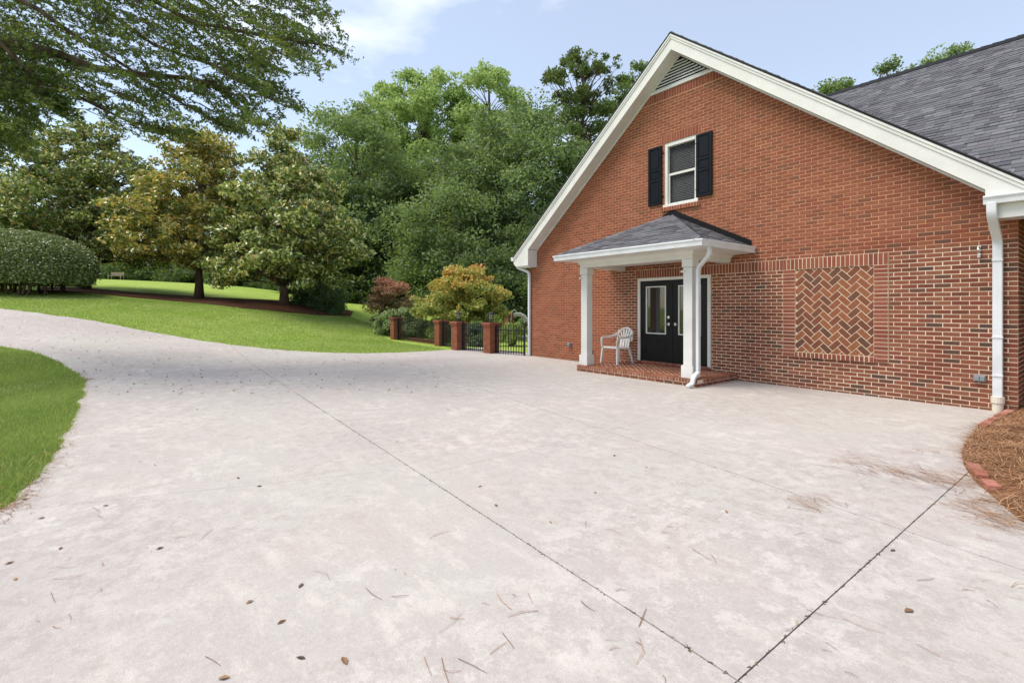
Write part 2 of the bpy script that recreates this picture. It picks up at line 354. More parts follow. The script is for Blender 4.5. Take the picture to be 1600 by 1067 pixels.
# ------------------------------------------------------------------ terrain
CTRL = []
for X in (-2, 0, 2.5, 5, 7.5, 10, 13, 17):
    for Y in (-11, -8, -5, -2.5, 0, 3): CTRL.append((X, Y, 0.))
for p in [(-3.3, -.9, 0), (-6, -1, .03), (-9.2, -.3, .05), (-3, 4, 0), (-9, 5, .05), (-5, 10, 0.0), (5, 10, 0), (15, 12, 0), (6, -14, 0), (14, -14, 0), (17, -10, 0), (-3.6, -4, 0), (-4.6, -6.6, .03)]: CTRL.append(p)
for px, py, d in [(300, 531, 18), (150, 503, 19), (0, 483, 20), (-300, 455, 22), (0, 543, 12.5), (70, 556, 11.5), (130, 577, 10.3), (-300, 525, 14),
                  (-200, 610, 8.5), (132, 452, 32), (311, 467, 30), (444, 474, 28), (540, 489, 30), (590, 503, 29), (180, 437, 57), (300, 443, 55),
                  (400, 450, 53), (-200, 432, 50), (80, 459, 25), (240, 492, 21.5), (400, 515, 20.5), (520, 523, 22), (500, 466, 60), (650, 474, 62), (800, 478, 60), (1000, 478, 60), (200, 420, 95), (600, 455, 110), (1000, 465, 110), (-400, 420, 60), (-500, 500, 18)]:
    CTRL.append(tuple(atd(px, py, d)))
CTRL = np.array(CTRL)
def _k(r): return np.where(r > 1e-9, r*r*np.log(r+1e-12), 0.)
_n = len(CTRL); _A = np.zeros((_n+3, _n+3)); _D = np.hypot(CTRL[:, None, 0]-CTRL[None, :, 0], CTRL[:, None, 1]-CTRL[None, :, 1])
_A[:_n, :_n] = _k(_D)+np.eye(_n)*2.0; _A[:_n, _n] = 1; _A[:_n, _n+1:] = CTRL[:, :2]; _A[_n:, :_n] = _A[:_n, _n:].T
_W = np.linalg.solve(_A, np.concatenate([CTRL[:, 2], np.zeros(3)]))
def terr(X, Y):
    X = np.atleast_1d(np.asarray(X, float)); Y = np.atleast_1d(np.asarray(Y, float))
    out = np.zeros(X.shape)
    for i in range(0, len(X), 20000):
        x, y = X[i:i+20000], Y[i:i+20000]
        z = _k(np.hypot(x[:, None]-CTRL[None, :, 0], y[:, None]-CTRL[None, :, 1])) @ _W[:_n] + _W[_n] + _W[_n+1]*x + _W[_n+2]*y
        # dead flat in front of and under the house
        w = np.clip((x+4.0)/3.0, 0, 1)*np.clip((y+12.5)/2., 0, 1)*np.clip((14-y)/4., 0, 1)
        out[i:i+20000] = np.clip(z*(1-w), -.3, 9.)
    return out
def tz(x, y): return float(terr([x], [y])[0])
def hit(px, py, d0=1.5, d1=90):
    d = np.linspace(d0, d1, 1400); P = CAM[None]+ray(px)[None]*d[:, None]
    zr = CAMZ+(HY-py)/FPX*d; g = terr(P[:, 0], P[:, 1]); i = np.argmax(zr <= g)
    if not (zr <= g).any(): i = len(d)-1
    return np.array([P[i, 0], P[i, 1], g[i]]), d[i]
def base_at(px, d):
    P = CAM+ray(px)*d; return np.array([P[0], P[1], tz(P[0], P[1])])

gx = np.concatenate([np.arange(-150, -45, 6), np.arange(-45, -12, 1.0), np.arange(-12, 18, .6), np.arange(18, 70, 5)])
gy = np.concatenate([np.arange(-70, -24, 5), np.arange(-24, 20, .8), np.arange(20, 60, 2.5), np.arange(60, 160, 8)])
GX, GY = np.meshgrid(gx, gy, indexing='ij'); GZ = terr(GX.ravel(), GY.ravel())
me = bpy.data.meshes.new('lawn'); nx, ny = GX.shape
idx = np.arange(nx*ny).reshape(nx, ny)
fs = np.stack([idx[:-1, :-1], idx[1:, :-1], idx[1:, 1:], idx[:-1, 1:]], -1).reshape(-1, 4)
me.from_pydata(np.stack([GX.ravel(), GY.ravel(), GZ-.012], -1).tolist(), [], fs.tolist()); me.materials.append(MAT['lawn']); me.shade_smooth()
prop(link(me, 'lawn'), kind='structure')

# ------------------------------------------------------------------ driveway slabs
far = [hit(px, py)[0][:2] for px, py in [(690, 548.5), (640, 551.5), (590, 553), (560, 553.5), (500, 552), (440, 548), (370, 541), (300, 531), (225, 518), (150, 503), (75, 493), (0, 483)]]
near = [atd(0, 543, 12.5)[:2], atd(40, 549, 12.0)[:2], atd(80, 558, 11.3)[:2], atd(115, 569, 10.6)[:2], atd(132, 582, 10.0)[:2], onz(136, 597)[:2], onz(128, 625)[:2], onz(112, 660)[:2], onz(92, 700)[:2], onz(62, 745)[:2], onz(28, 780)[:2], onz(0, 803)[:2]]
def ragged(pts, amp, n=7):
    pts = [np.array(p, float) for p in pts]; out = [pts[0]]
    for i in range(len(pts)-1):
        p0, p1, p2, p3 = pts[max(i-1, 0)], pts[i], pts[i+1], pts[min(i+2, len(pts)-1)]
        for k in range(1, n+1):
            t_ = k/n; q = .5*((2*p1)+(p2-p0)*t_+(2*p0-5*p1+4*p2-p3)*t_*t_+(3*p1-p0-3*p2+p3)*t_**3)
            out.append(q+(np.array([random.gauss(0, amp), random.gauss(0, amp)]) if k < n else 0))
    return out
near = ragged(near, .022); far = ragged(far, .035, 5)
bed_edge = [(10.47, -.02), (10.44, -.5)] + [tuple(onz(px, py)[:2]) for px, py in [(1530, 668), (1512, 690), (1502, 710), (1506, 732), (1522, 756), (1545, 776), (1575, 803), (1600, 824)]] + [(11.75, -5.6), (12.8, -6.2), (15, -6.6)]
outline = [(0.02, 0.0), (10.46, 0.0)] + bed_edge + [(18, -7), (18, -15), (7.6, -15), (7.2, -12), (6.75, -11.1)] + [tuple(p) for p in near[::-1]] \
    + [tuple(atd(-300, 525, 14)[:2]), tuple(atd(-300, 455, 22)[:2])] + [tuple(p) for p in far[::-1]] + [(-3.35, -.86), (-3.35, .55), (0.02, .55)]
outline = [(float(a), float(b)) for a, b in outline]
drive = thing('driveway', None, None, (5, -5, 0)); prop(drive, kind='structure')
def slab(poly, name='slab', top=.03, mat='concrete', parent=None, step=.6, depth=.12):
    bm = bmesh.new(); vs = []
    for p in poly:
        if not vs or math.hypot(vs[-1].co.x-p[0], vs[-1].co.y-p[1]) > .004: vs.append(bm.verts.new((p[0], p[1], 0)))
    f = bm.faces.new(vs); bmesh.ops.triangulate(bm, faces=[f])
    xs = [p[0] for p in poly]; ys = [p[1] for p in poly]
    for a, n_ in ((np.arange(min(xs)+step, max(xs), step), 0), (np.arange(min(ys)+step, max(ys), step), 1)):
        for c in a:
            g = bm.verts[:]+bm.edges[:]+bm.faces[:]
            bmesh.ops.bisect_plane(bm, geom=g, plane_co=(c, 0, 0) if n_ == 0 else (0, c, 0), plane_no=(1, 0, 0) if n_ == 0 else (0, 1, 0))
    bmesh.ops.recalc_face_normals(bm, faces=bm.faces)
    if sum(f.normal.z for f in bm.faces) < 0: bmesh.ops.reverse_faces(bm, faces=bm.faces)
    bd = [e for e in bm.edges if len(e.link_faces) == 1]
    co = np.array([v.co[:] for v in bm.verts]); z = terr(co[:, 0], co[:, 1])+top
    for v, zz in zip(bm.verts, z): v.co.z = zz
    r = bmesh.ops.extrude_edge_only(bm, edges=bd)
    for v in [g for g in r['geom'] if isinstance(g, bmesh.types.BMVert)]: v.co.z -= depth
    off = wbase(parent)
    for v in bm.verts: v.co -= Vector(off)
    me = bpy.data.meshes.new(name); bm.to_mesh(me); bm.free(); me.materials.append(MAT[mat])
    o = link(me, name, parent); BASE[o] = off; return o
def line(p, q):
    a, b = (q[1]-p[1]), -(q[0]-p[0]); L = math.hypot(a, b); a /= L; b /= L
    if b > 0 or (abs(b) < 1e-3 and a < 0): a, b = -a, -b
    return a, b, a*p[0]+b*p[1]
g_ = .0045
L1 = line((-3.88, -7.21), (10.56, -7.92)); L2 = line((-1.83, -3.80), (10.67, -5.76))     # normals point to -Y
up = lambda L, P: clip_half(P, L[0], L[1], L[2]-g_)
dn = lambda L, P: clip_half(P, -L[0], -L[1], -L[2]-g_)
def vl(p, q):
    a, b = (q[1]-p[1]), -(q[0]-p[0]); L = math.hypot(a, b); a /= L; b /= L
    if a < 0: a, b = -a, -b
    return a, b, a*p[0]+b*p[1]
GT = .0014
T1 = vl((7.62, -3.8), (7.66, -7.3)); T1b = vl((7.42, -7.8), (6.57, -10.22)); T2 = vl((10.66, -3.83), (10.59, -7.9)); G2 = .0035
rows = [up(L2, outline), up(L1, dn(L2, outline)), dn(L1, outline)]
for i, P in enumerate(rows):
    A = T1 if i < 2 else T1b
    for Q in (clip_half(P, A[0], A[1], A[2]-GT), clip_half(clip_half(P, -A[0], -A[1], -A[2]-GT), T2[0], T2[1], T2[2]-G2), clip_half(P, -T2[0], -T2[1], -T2[2]-G2)):
        if len(Q) > 2 and area(Q) > .05: slab(Q, 'slab', .03, 'concrete', drive)
o = slab([(x, y) for x, y in outline], 'joint_soil', .014, 'soil', drive, 1.2, .08)
# pool patio behind the fence
slab([(-9, 5.2), (-.05, 5.2), (-.05, 10), (-9, 10)], 'patio_slab', .02, 'concrete', prop(thing('pool_patio', None, None, (-5, 7, 0)), kind='structure'), 1.5, .1)

# mulch strip under the magnolias
mul = [hit(px, py)[0] for px, py in [(60, 459), (132, 457), (220, 466), (311, 474), (380, 482), (444, 488), (500, 493), (548, 494)]]
mul2 = [hit(px, py)[0] for px, py in [(552, 487), (520, 481), (470, 473), (444, 470), (380, 467.5), (311, 463.5), (220, 458), (132, 449.5), (60, 449)]]
o = slab([tuple(p[:2]) for p in mul+mul2], 'mulch_bed', .03, 'mulch', None, .8, .06); prop(o, kind='structure')

# ------------------------------------------------------------------ house
CO = .0677; BL = .2032; JT = .0115
APX, APZ, PITCH = 5.26, 7.25, .807       # soffit line on the wall
WR = 10.60
house = thing('brick_house', 'red brick house with white trimmed gable and small hipped porch', 'house', (5.3, 0, 0))
def rake_z(x): return APZ-PITCH*abs(x-APX)
wall = MB()
MY = .0045
def wall_strip(x0, x1, z0, z1=None):
    if z1 is None:
        top = [(x1, MY, rake_z(x1)+.12)]+([(APX, MY, APZ+.12)] if x0 < APX < x1 else [])+[(x0, MY, rake_z(x0)+.12)]
    else: top = [(x1, MY, z1), (x0, MY, z1)]
    wall.prism([(x0, MY, z0), (x1, MY, z0)]+top, (0, .2, 0))
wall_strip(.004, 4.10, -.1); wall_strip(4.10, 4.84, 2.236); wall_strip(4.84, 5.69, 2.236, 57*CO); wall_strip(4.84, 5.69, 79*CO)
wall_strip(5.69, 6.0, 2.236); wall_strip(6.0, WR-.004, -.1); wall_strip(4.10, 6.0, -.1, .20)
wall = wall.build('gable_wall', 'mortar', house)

def brick_mesh(L, H, D=.03, ch=.004):
    v = []; h = H/2; l = L/2
    for (dx, dz, y) in ((l, h, D), (l, h, ch), (l-ch, h-ch, 0)):
        v += [(-dx, y, -dz), (dx, y, -dz), (dx, y, dz), (-dx, y, dz)]
    f = [(8, 9, 10, 11)]
    for r in (0, 4):
        for k in range(4):
            f.append((r+k, r+(k+1) % 4, r+4+(k+1) % 4, r+4+k))
    return v, f
OPEN = []    # (x0,x1,z0,z1) openings in the running bond
DOOR = (4.10, 6.00, .20, 33*CO); OPEN.append(DOOR)
PAN = (7.47, 9.11, 9*CO, 36*CO); OPEN.append(PAN)
SOLD = (4.02, 9.11, 33*CO, 36*CO); OPEN.append(SOLD)
WZ0, WZ1 = 57*CO, 79*CO                       # window opening 3.86 .. 5.35
WIN = (4.84, 5.69, WZ0, WZ1); OPEN.append(WIN)
OPEN.append((4.76, 5.77, 79*CO, 82*CO)); OPEN.append((4.78, 5.75, 55.5*CO, 57*CO))
OPEN.append((APX-1.1, APX+1.1, 6.58, 9))
OPEN.append((APX-.98, APX+.98, 6.58-3*CO, 6.60))
VENTZ = 6.63
bricks = []   # (xc, zc, L, H)
def add_row(x0, x1, z0, z1, shift, opens, out):
    k0 = int((x0-shift)/BL)-2
    for k in range(k0, k0+int((x1-x0)/BL)+5):
        a, b = shift+k*BL, shift+(k+1)*BL
        segs = [(max(a, x0), min(b, x1))]
        for (ox0, ox1, oz0, oz1) in opens:
            if oz0 < (z0+z1)/2 < oz1:
                ns = []
                for (p, q) in segs:
                    if q <= ox0 or p >= ox1: ns.append((p, q)); continue
                    if p < ox0: ns.append((p, ox0))
                    if q > ox1: ns.append((ox1, q))
                segs = ns
        for (p, q) in segs:
            if q-p > .018: out.append(((p+q)/2, (z0+z1)/2, q-p-JT, z1-z0-JT))
for k in range(0, 108):
    z0, z1 = k*CO, (k+1)*CO
    hw = (APZ+.06-z0)/PITCH
    x0, x1 = max(0., APX-hw), min(WR, APX+hw)
    if x1-x0 < .1: break
    add_row(x0, x1, z0, z1, (k % 2)*BL/2+.034, OPEN, bricks)
bricks = [b for b in bricks if b[2] > .006]
def screen_area(b):
    d = (b[0]-CAM[0])*FW[0]+(0-CAM[1])*FW[1]; return b[2]*b[3]*(FPX/d)**2*((1/d))
def seen(b):
    x, z = b[0], b[1]
    px = CX+FPX*((x-CAM[0])*RT[0]+(-CAM[1])*RT[1])/((x-CAM[0])*FW[0]+(-CAM[1])*FW[1])
    return px < 1592 and not (1544 < px < 1569 and z < 3.0) and z < rake_z(x)-.02
order = sorted(range(len(bricks)), key=lambda i: -(screen_area(bricks[i]) if seen(bricks[i]) else 0))
single = set(order[:300])
BM_CACHE = {}
def shared_brick(L, H, mat, D=.03):
    key = (round(L, 3), round(H, 4), mat, D)
    if key not in BM_CACHE:
        v, f = brick_mesh(L, H, D); me = bpy.data.meshes.new('brick'); me.from_pydata(v, [], f); me.materials.append(MAT[mat])
        BM_CACHE[key] = me
    return BM_CACHE[key]
rest = MB()
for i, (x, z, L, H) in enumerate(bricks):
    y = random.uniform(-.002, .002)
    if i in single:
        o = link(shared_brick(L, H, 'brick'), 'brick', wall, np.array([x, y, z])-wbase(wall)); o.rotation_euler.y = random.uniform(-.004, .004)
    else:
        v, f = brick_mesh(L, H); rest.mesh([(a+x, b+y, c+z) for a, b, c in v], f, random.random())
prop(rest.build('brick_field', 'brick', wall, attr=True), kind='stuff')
# soldier courses: over door and panel, over window, under vent
def soldiers(x0, x1, z0, z1, pitch, name='soldier_brick', dy=-.002, mat='soldier', D=.03):
    n = max(1, round((x1-x0)/pitch)); w = (x1-x0)/n
    for i in range(n):
        o = link(shared_brick(w-JT, z1-z0-JT, mat, D), name, wall, np.array([x0+(i+.5)*w, dy+random.uniform(-.0015, .0015), (z0+z1)/2])-wbase(wall))
soldiers(SOLD[0], 7.47, SOLD[2], SOLD[3], CO); soldiers(7.47, 9.11, SOLD[2], SOLD[3], CO, dy=-.020)
soldiers(4.76, 5.77, 79*CO, 82*CO, CO)
soldiers(4.78, 5.75, 55.5*CO, 57*CO, CO, 'sill_brick', -.045, 'soldier', .09)
mm = MB(); w_ = 1.96
nv = round(1.96/CO)
for i in range(nv):
    x = APX-.98+(i+.5)*1.96/nv
    v, f = brick_mesh(1.96/nv-JT, 3*CO-JT); mm.mesh([(a+x, b-.002, c+6.58-1.5*CO) for a, b, c in v], f, random.random())
mm.build('vent_soldier_course', 'soldier', wall, attr=True)
# panel jambs, sill and herringbone
PX0, PX1, PZ0, PZ1 = 7.69, 8.91, .70, 33*CO
for (a, b) in ((7.47, PX0), (PX1, 9.11)):
    k = 9
    while (k+1)*CO <= PZ1+.001:
        link(shared_brick(b-a-JT, CO-JT, 'soldier'), 'jamb_brick', wall, np.array([(a+b)/2, random.uniform(-.022, -.018), (k+.5)*CO])-wbase(wall)); k += 1
soldiers(PX0-.01, PX1+.01, PZ0-.10, PZ0, CO, 'sill_brick', -.04, 'soldier', .09)
panel = MB(); panel.box(PX0, PX1, .0006, .0035, PZ0, PZ1)
panel = panel.build('herringbone_panel', 'mortar', house)
# the panel is recessed between jambs standing 3 cm proud
U = .0985; s2 = sqrt(.5)
conv = [(PX0+.004, PZ0+.004), (PX1-.004, PZ0+.004), (PX1-.004, PZ1-.004), (PX0+.004, PZ1-.004)]
def herring(conv, fn, org=(0, 0), vertical=True, U=U, j=.0095):
    xs = [c[0] for c in conv]; ys = [c[1] for c in conv]
    cx, cy = sum(xs)/4, sum(ys)/4; R = int((max(xs)-min(xs)+max(ys)-min(ys))/U)+3
    for i in range(-R, R):
        for k in range(-R, R):
            m = (i-k) % 4
            if m == 0: r = (i*U, k*U, (i+2)*U, (k+1)*U)
            elif m == 3: r = (i*U, k*U, (i+1)*U, (k+2)*U)
            else: continue
            a, b, c, d = r[0]+j/2, r[1]+j/2, r[2]-j/2, r[3]-j/2
            q = [(a, b), (c, b), (c, d), (a, d)]
            if vertical: q = [(cx+org[0]+(u-v)*s2, cy+org[1]+(u+v)*s2) for u, v in q]
            else: q = [(cx+org[0]+(u+v)*s2, cy+org[1]+(v-u)*s2) for u, v in q]
            if max(p[0] for p in q) < min(xs) or min(p[0] for p in q) > max(xs) or max(p[1] for p in q) < min(ys) or min(p[1] for p in q) > max(ys): continue
            q = clip_convex(q, conv)
            if len(q) >= 3 and area(q) > .0006: fn(q)
def hb(q):
    y = random.uniform(-.004, -.002); m = MB(); m.prism([(x, y, z) for x, z in q], (0, .006, 0)); m.build('brick', 'herring', panel)
herring(conv, hb, U=.1016, j=.0135)
m = MB()
for (a, b, c, d) in ((7.472, PX0-.002, 9*CO, PZ1), (PX1+.002, 9.108, 9*CO, PZ1), (7.472, 9.108, PZ1+.001, 36*CO)): m.box(a, b, -.0155, .0035, c, d)
m.build('panel_surround', 'mortar', house)
m = MB(); m.box(PX0-.008, PX1+.008, -.0365, .0, PZ0-.096, PZ0-.004); m.box(4.782, 5.748, -.0415, .0, 55.5*CO+.004, 57*CO-.004); m.build('sill_mortar', 'mortar', house)
# side wall on the left and the recessed front wall on the right, bricks joined
side = MB(); side.box(.0045, .2, .212, 11, -.1, rake_z(0)+.1); side = side.build('side_wall', 'mortar', house)
sb = MB()
for k in range(0, 46):
    row = []; add_row(.0, 11, k*CO, (k+1)*CO, (k % 2)*BL/2, [], row)
    for (yy, z, L, H) in row:
        v, f = brick_mesh(L, H); sb.mesh([(b, yy-a, c+z) for a, b, c in v], f, random.random())
prop(sb.build('brick_field', 'brick', side, attr=True), kind='stuff')
rw = MB(); rw.box(WR-.2, 17, .7145, .95, -.1, 3.4); rw.box(WR-.2, WR-.0045, .212, .7145, -.1, 3.2); rw = rw.build('recessed_front_wall', 'mortar', house)
sb = MB()
for k in range(0, 44):
    row = []; add_row(WR, 16, k*CO, (k+1)*CO, (k % 2)*BL/2, [], row)
    for (x, z, L, H) in row:
        v, f = brick_mesh(L, H); sb.mesh([(a+x, b+.71, c+z) for a, b, c in v], f, random.random())
    row = []; add_row(0.01, .7, k*CO, (k+1)*CO, (k % 2)*BL/2, [], row)
    for (yy, z, L, H) in row:
        v, f = brick_mesh(L, H); sb.mesh([(WR-b, a+yy, c+z) for a, b, c in v], f, random.random())
prop(sb.build('brick_field', 'brick', rw, attr=True), kind='stuff')

# ---------------- gable roof: deck, rake boards, soffit, cornice returns
YF = -.36
RT_, RB_ = 7.60, 7.26        # fascia top and bottom at the apex
EX = 5.62                     # half width of the eave
def rk(x, top): return top-PITCH*abs(x-APX)
gr = MB()
for s in (-1, 1):
    xe = APX+s*EX
    gr.prism([(APX, YF-.035, 7.64), (xe, YF-.035, 7.64-PITCH*EX), (xe, YF-.035, 7.60-PITCH*EX), (APX, YF-.035, 7.60)], (0, 6.2 if s > 0 else 12.5, 0))
gr = gr.build('gable_roof', 'flash', house)
for s in (-1, 1):
    xe = APX+s*EX; xi = APX+s*(4.93 if s < 0 else 5.05); zbot = 2.80 if s < 0 else 2.97
    m = MB()   # rake fascia with pork-chop return, one board per side
    m.prism([(APX, YF, RT_), (xe, YF, rk(xe, RT_)), (xe, YF, zbot+.09), (xe-s*.10, YF, zbot), (xi, YF, zbot), (xi, YF, rk(xi, RB_)), (APX, YF, RB_)], (0, .035, 0))
    m.build('rake_board', 'white', house)
    m = MB()   # crown moulding along the top edge
    for (a, b, dy) in ((0.0, -.045, -.03), (-.048, -.10, -.016)):
        m.prism([(APX, YF-.001, RT_+a), (xe, YF-.001, rk(xe, RT_)+a), (xe, YF-.001, rk(xe, RT_)+b), (APX, YF-.001, RT_+b)], (0, dy, 0))
    m.build('crown_moulding', 'white', house)
    m = MB()   # soffit between wall and board
    m.prism([(APX, YF+.034, RB_+.03), (xi-s*.0, YF+.034, rk(xi, RB_)+.03), (xi, YF+.034, rk(xi, RB_)+.01), (APX, YF+.034, RB_+.01)], (0, -YF-.034+.02, 0))
    m.build('rake_soffit', 'white', house)
    m = MB()   # frieze strip on the wall under the soffit
    m.prism([(APX, -.012, RB_+.008), (xi, -.012, rk(xi, RB_)+.008), (xi, -.012, rk(xi, RB_)-.03), (APX, -.012, RB_-.03)], (0, .02, 0))
    m.build('rake_trim', 'white', house)
    m = MB()   # box return behind the pork chop
    x0, x1 = sorted((xi+s*.002, xe-s*.08))
    m.box(x0+(.11 if s > 0 else 0), x1, YF+(.036 if s < 0 else .0), .004, 2.76, (rk(xi, RB_) if s < 0 else 2.968))
    if s > 0: m.box(x0, x1, YF+.036, .004, 2.969, rk(xi, RB_))
    m.build('cornice_return', 'white', house)
# left eave soffit and gutter along the side wall
m = MB(); m.box(-.36, -.002, .02, 12, 2.86, 2.88); m.box(-.37, -.35, YF+.04, 12, 2.86, 3.02); m.build('eave_soffit', 'white', house)
def gutter_profile(): return [(0, 0), (0, .12), (-.115, .12), (-.12, .10), (-.10, .06), (-.095, .0)]
m = MB(); m.prism([(-.37+x, YF-.02, 2.98+z) for x, z in gutter_profile()], (0, 12.2, 0)); m.build('gutter', 'gutter', house, bev=.004)
# vent louvres
vent = MB(); vx = (APZ-VENTZ)/PITCH
vent.prism([(APX-vx, -.002, VENTZ), (APX+vx, -.002, VENTZ), (APX, -.002, APZ)], (0, .004, 0)); vent = vent.build('gable_vent', 'dark', house)
m = MB(); m.prism([(APX-vx-.04, -.03, VENTZ-.05), (APX+vx+.04, -.03, VENTZ-.05), (APX+vx-.01, -.03, VENTZ), (APX-vx+.01, -.03, VENTZ)], (0, .05, 0)); m.build('vent_sill', 'white', vent)
z = VENTZ+.005; 
while z < APZ-.10:
    hw = (APZ-z-.04)/PITCH-.02
    m = MB(); m.prism([(APX-hw, -.026, z), (APX+hw, -.026, z), (APX+hw-.03, -.004, z+.034), (APX-hw+.03, -.004, z+.034)], (0, .001, .010)); m.build('louvre_slat', 'white', vent)
    z += .066
# right cornice gutter (main eave) in front of the return
m = MB(); gp = gutter_profile()
m.prism([(10.30, YF-.002+x, 2.955+z) for x, z in gp], (7., 0, 0)); m.build('gutter', 'gutter', house, bev=.004)
m = MB(); m.box(10.9, 17, YF+.0, YF+.03, 2.78, 3.16); m.box(10.82, 17, YF+.032, .70, 2.765, 2.79); m.build('eave_soffit', 'white', house)

# ---------------- shingles
def shingle_face(o, u, v, poly, mat, parent, nmax, expo=.143, key=None, wr=(.12, .27), name='shingle', t0=.004):
    o, u, v = map(lambda q: np.array(q, float), (o, u, v)); n = np.cross(u, v)
    if n[2] < 0: n = -n
    vm = max(p[1] for p in poly); um0, um1 = min(p[0] for p in poly), max(p[0] for p in poly)
    a2 = sum(poly[i][0]*poly[(i+1) % len(poly)][1]-poly[(i+1) % len(poly)][0]*poly[i][1] for i in range(len(poly)))
    if a2 < 0: poly = poly[::-1]
    items = []; r = 0; vv = 0.
    while vv < vm:
        x = um0-random.random()*.3
        while x < um1:
            w = random.uniform(*wr); q = clip_convex([(x, vv), (x+w-.003, vv), (x+w-.003, vv+expo+.004), (x, vv+expo+.004)], poly)
            if len(q) >= 3 and area(q) > .0008:
                th = random.choice((.008, .010, .015, .017)); tone = random.random()
                top = [o+u*a+v*b+n*(t0+th*(1-.75*(b-vv)/expo)) for a, b in q]; bot = [o+u*a+v*b+n*(t0-.004) for a, b in q]
                items.append((top, bot, tone))
            x += w
        vv += expo
    def sz(it):
        c = np.mean(it[0], 0); d = (c[0]-CAM[0])*FW[0]+(c[1]-CAM[1])*FW[1]
        if d < .3: return 1e9
        px = CX+FPX*((c[0]-CAM[0])*RT[0]+(c[1]-CAM[1])*RT[1])/d
        py = HY-FPX*(c[2]-CAMZ)/d
        vis = 0 if (px > 1600 or px < 0) else 1
        if key: vis = vis and key(px, py)
        return d if vis else 1e6+d
    items.sort(key=sz); rest_ = MB()
    for i, (top, bot, tone) in enumerate(items):
        m = MB() if i < nmax else rest_; k = len(top)
        m.mesh(top+bot, [list(range(k))]+[[(j+1) % k, j, k+j, k+(j+1) % k] for j in range(k)], tone)
        if i < nmax: m.build(name, mat, parent, attr=True)
    if len(items) > nmax: prop(rest_.build(name+'_field', mat, parent, attr=True), kind='stuff')
MP = .70; RY, EY, EZ = 5.96, -.47, 3.10; sl = sqrt(1+MP*MP); RZ = EZ+MP*(RY-EY)
def vx_(Y): return APX+(7.64-(EZ+MP*(Y-EY)))/PITCH
m = MB(); m.prism([(vx_(EY), EY, EZ-.02), (18, EY, EZ-.02), (18, RY, RZ-.02), (vx_(RY), RY, RZ-.02)], (0, 0, .02))
m.prism([(vx_(RY)-.3, RY, RZ-.02), (18, RY, RZ-.02), (18, 12.4, EZ-.02), (4, 12.4, EZ-.02)], (0, 0, .02))
roof = m.build('main_roof', 'flash', house)
shingle_face((0, EY, EZ), (1, 0, 0), (0, 1/sl, MP/sl), [(vx_(EY), 0), (14.5, 0), (14.5, (RY-EY)*sl), (vx_(RY), (RY-EY)*sl)], 'shingle', roof, 300, key=lambda px, py: py < 148+(px-1310)*.41)
m = MB()
for i in range(40):
    x = 6+i*.2; m.prism([(x, RY-.14, RZ-.07), (x+.22, RY-.14, RZ-.085), (x+.22, RY, RZ+.045), (x, RY, RZ+.06)], (0, .0, .012)); m.prism([(x, RY, RZ+.06), (x+.22, RY, RZ+.045), (x+.22, RY+.14, RZ-.085), (x, RY+.14, RZ-.07)], (0, 0, .012))
m.build('ridge_cap', 'flash', roof)
gsl = sqrt(1+PITCH**2)
for s in (-1, 1):
    shingle_face((APX+s*EX, YF-.03, 7.64-PITCH*EX), (0, 1, 0), (-s/gsl, 0, PITCH/gsl), [(0, 0), (12 if s < 0 else .2, 0), (12 if s < 0 else 6, EX*gsl), (0, EX*gsl)], 'shingle', gr, 0, wr=(.3, .6))

# ---------------- porch
PX_0, PX_1, PYF, PZ = 3.47, 6.58, -1.50, .175
ZD = .03
porch = MB(); porch.box(PX_0+.0045, PX_1-.0045, PYF+.0045, .0, -.05, PZ-.0100); porch = porch.build('porch_base', 'mortar', house)
def face_brick(x, y, z, L, H, rz, mat, name, par, D=.03):
    o = link(shared_brick(L, H, mat, D), name, par, np.array([x, y, z])-wbase(par)); o.rotation_euler.z = rz; return o
hr = .075
for zi, (za, zb) in enumerate(((-.035, .033), (.033, .1))):
    n = 15; w = (PX_1-PX_0)/n
    for i in range(-1, n):
        a, b = max(PX_0, PX_0+(i+.5*(zi % 2))*w), min(PX_1, PX_0+(i+1+.5*(zi % 2))*w)
        if b-a > .04: face_brick((a+b)/2, PYF, (za+zb)/2, b-a-JT, zb-za-JT, 0, 'brick', 'brick', porch)
    n = 7; w = -PYF/n
    for i in range(-1, n):
        a, b = max(PYF, PYF+(i+.5*(zi % 2))*w), min(0, PYF+(i+1+.5*(zi % 2))*w)
        if b-a > .04:
            face_brick(PX_1, (a+b)/2, (za+zb)/2, b-a-JT, zb-za-JT, pi/2, 'brick', 'brick', porch)
            face_brick(PX_0, (a+b)/2, (za+zb)/2, b-a-JT, zb-za-JT, -pi/2, 'brick', 'brick', porch)
bw = .2   # rowlock border
pm_ = MB().box(-.0285, .0285, -.1, .1, -.0355, .0355).build('t', 'paver', None, bev=.004); rowm = pm_.data; bpy.data.objects.remove(pm_)
n = round((PX_1-PX_0)/CO); w = (PX_1-PX_0)/n
for i in range(n): link(rowm, 'border_brick', porch, np.array([PX_0+(i+.5)*w, PYF+.097+random.uniform(-.003, .003), PZ-.0355+random.uniform(-.001, .001)])-wbase(porch))
n = round((-PYF-.2)/CO); w = (-PYF-.2)/n
for i in range(n):
    for x in (PX_0+.097, PX_1-.097):
        o = link(rowm, 'border_brick', porch, np.array([x+random.uniform(-.003, .003), PYF+.2+(i+.5)*w, PZ-.0355+random.uniform(-.001, .001)])-wbase(porch)); o.rotation_euler.z = pi/2
def pav(q):
    z = PZ-.008+random.uniform(-.001, .001); m = MB(); m.prism([(x, y, z) for x, y in q], (0, 0, -.02), 0); m.build('paver', 'paver', porch)
herring([(PX_0+.205, PYF+.205), (PX_1-.205, PYF+.205), (PX_1-.205, -.004), (PX_0+.205, -.004)], pav, vertical=True, U=.1016, j=.017)
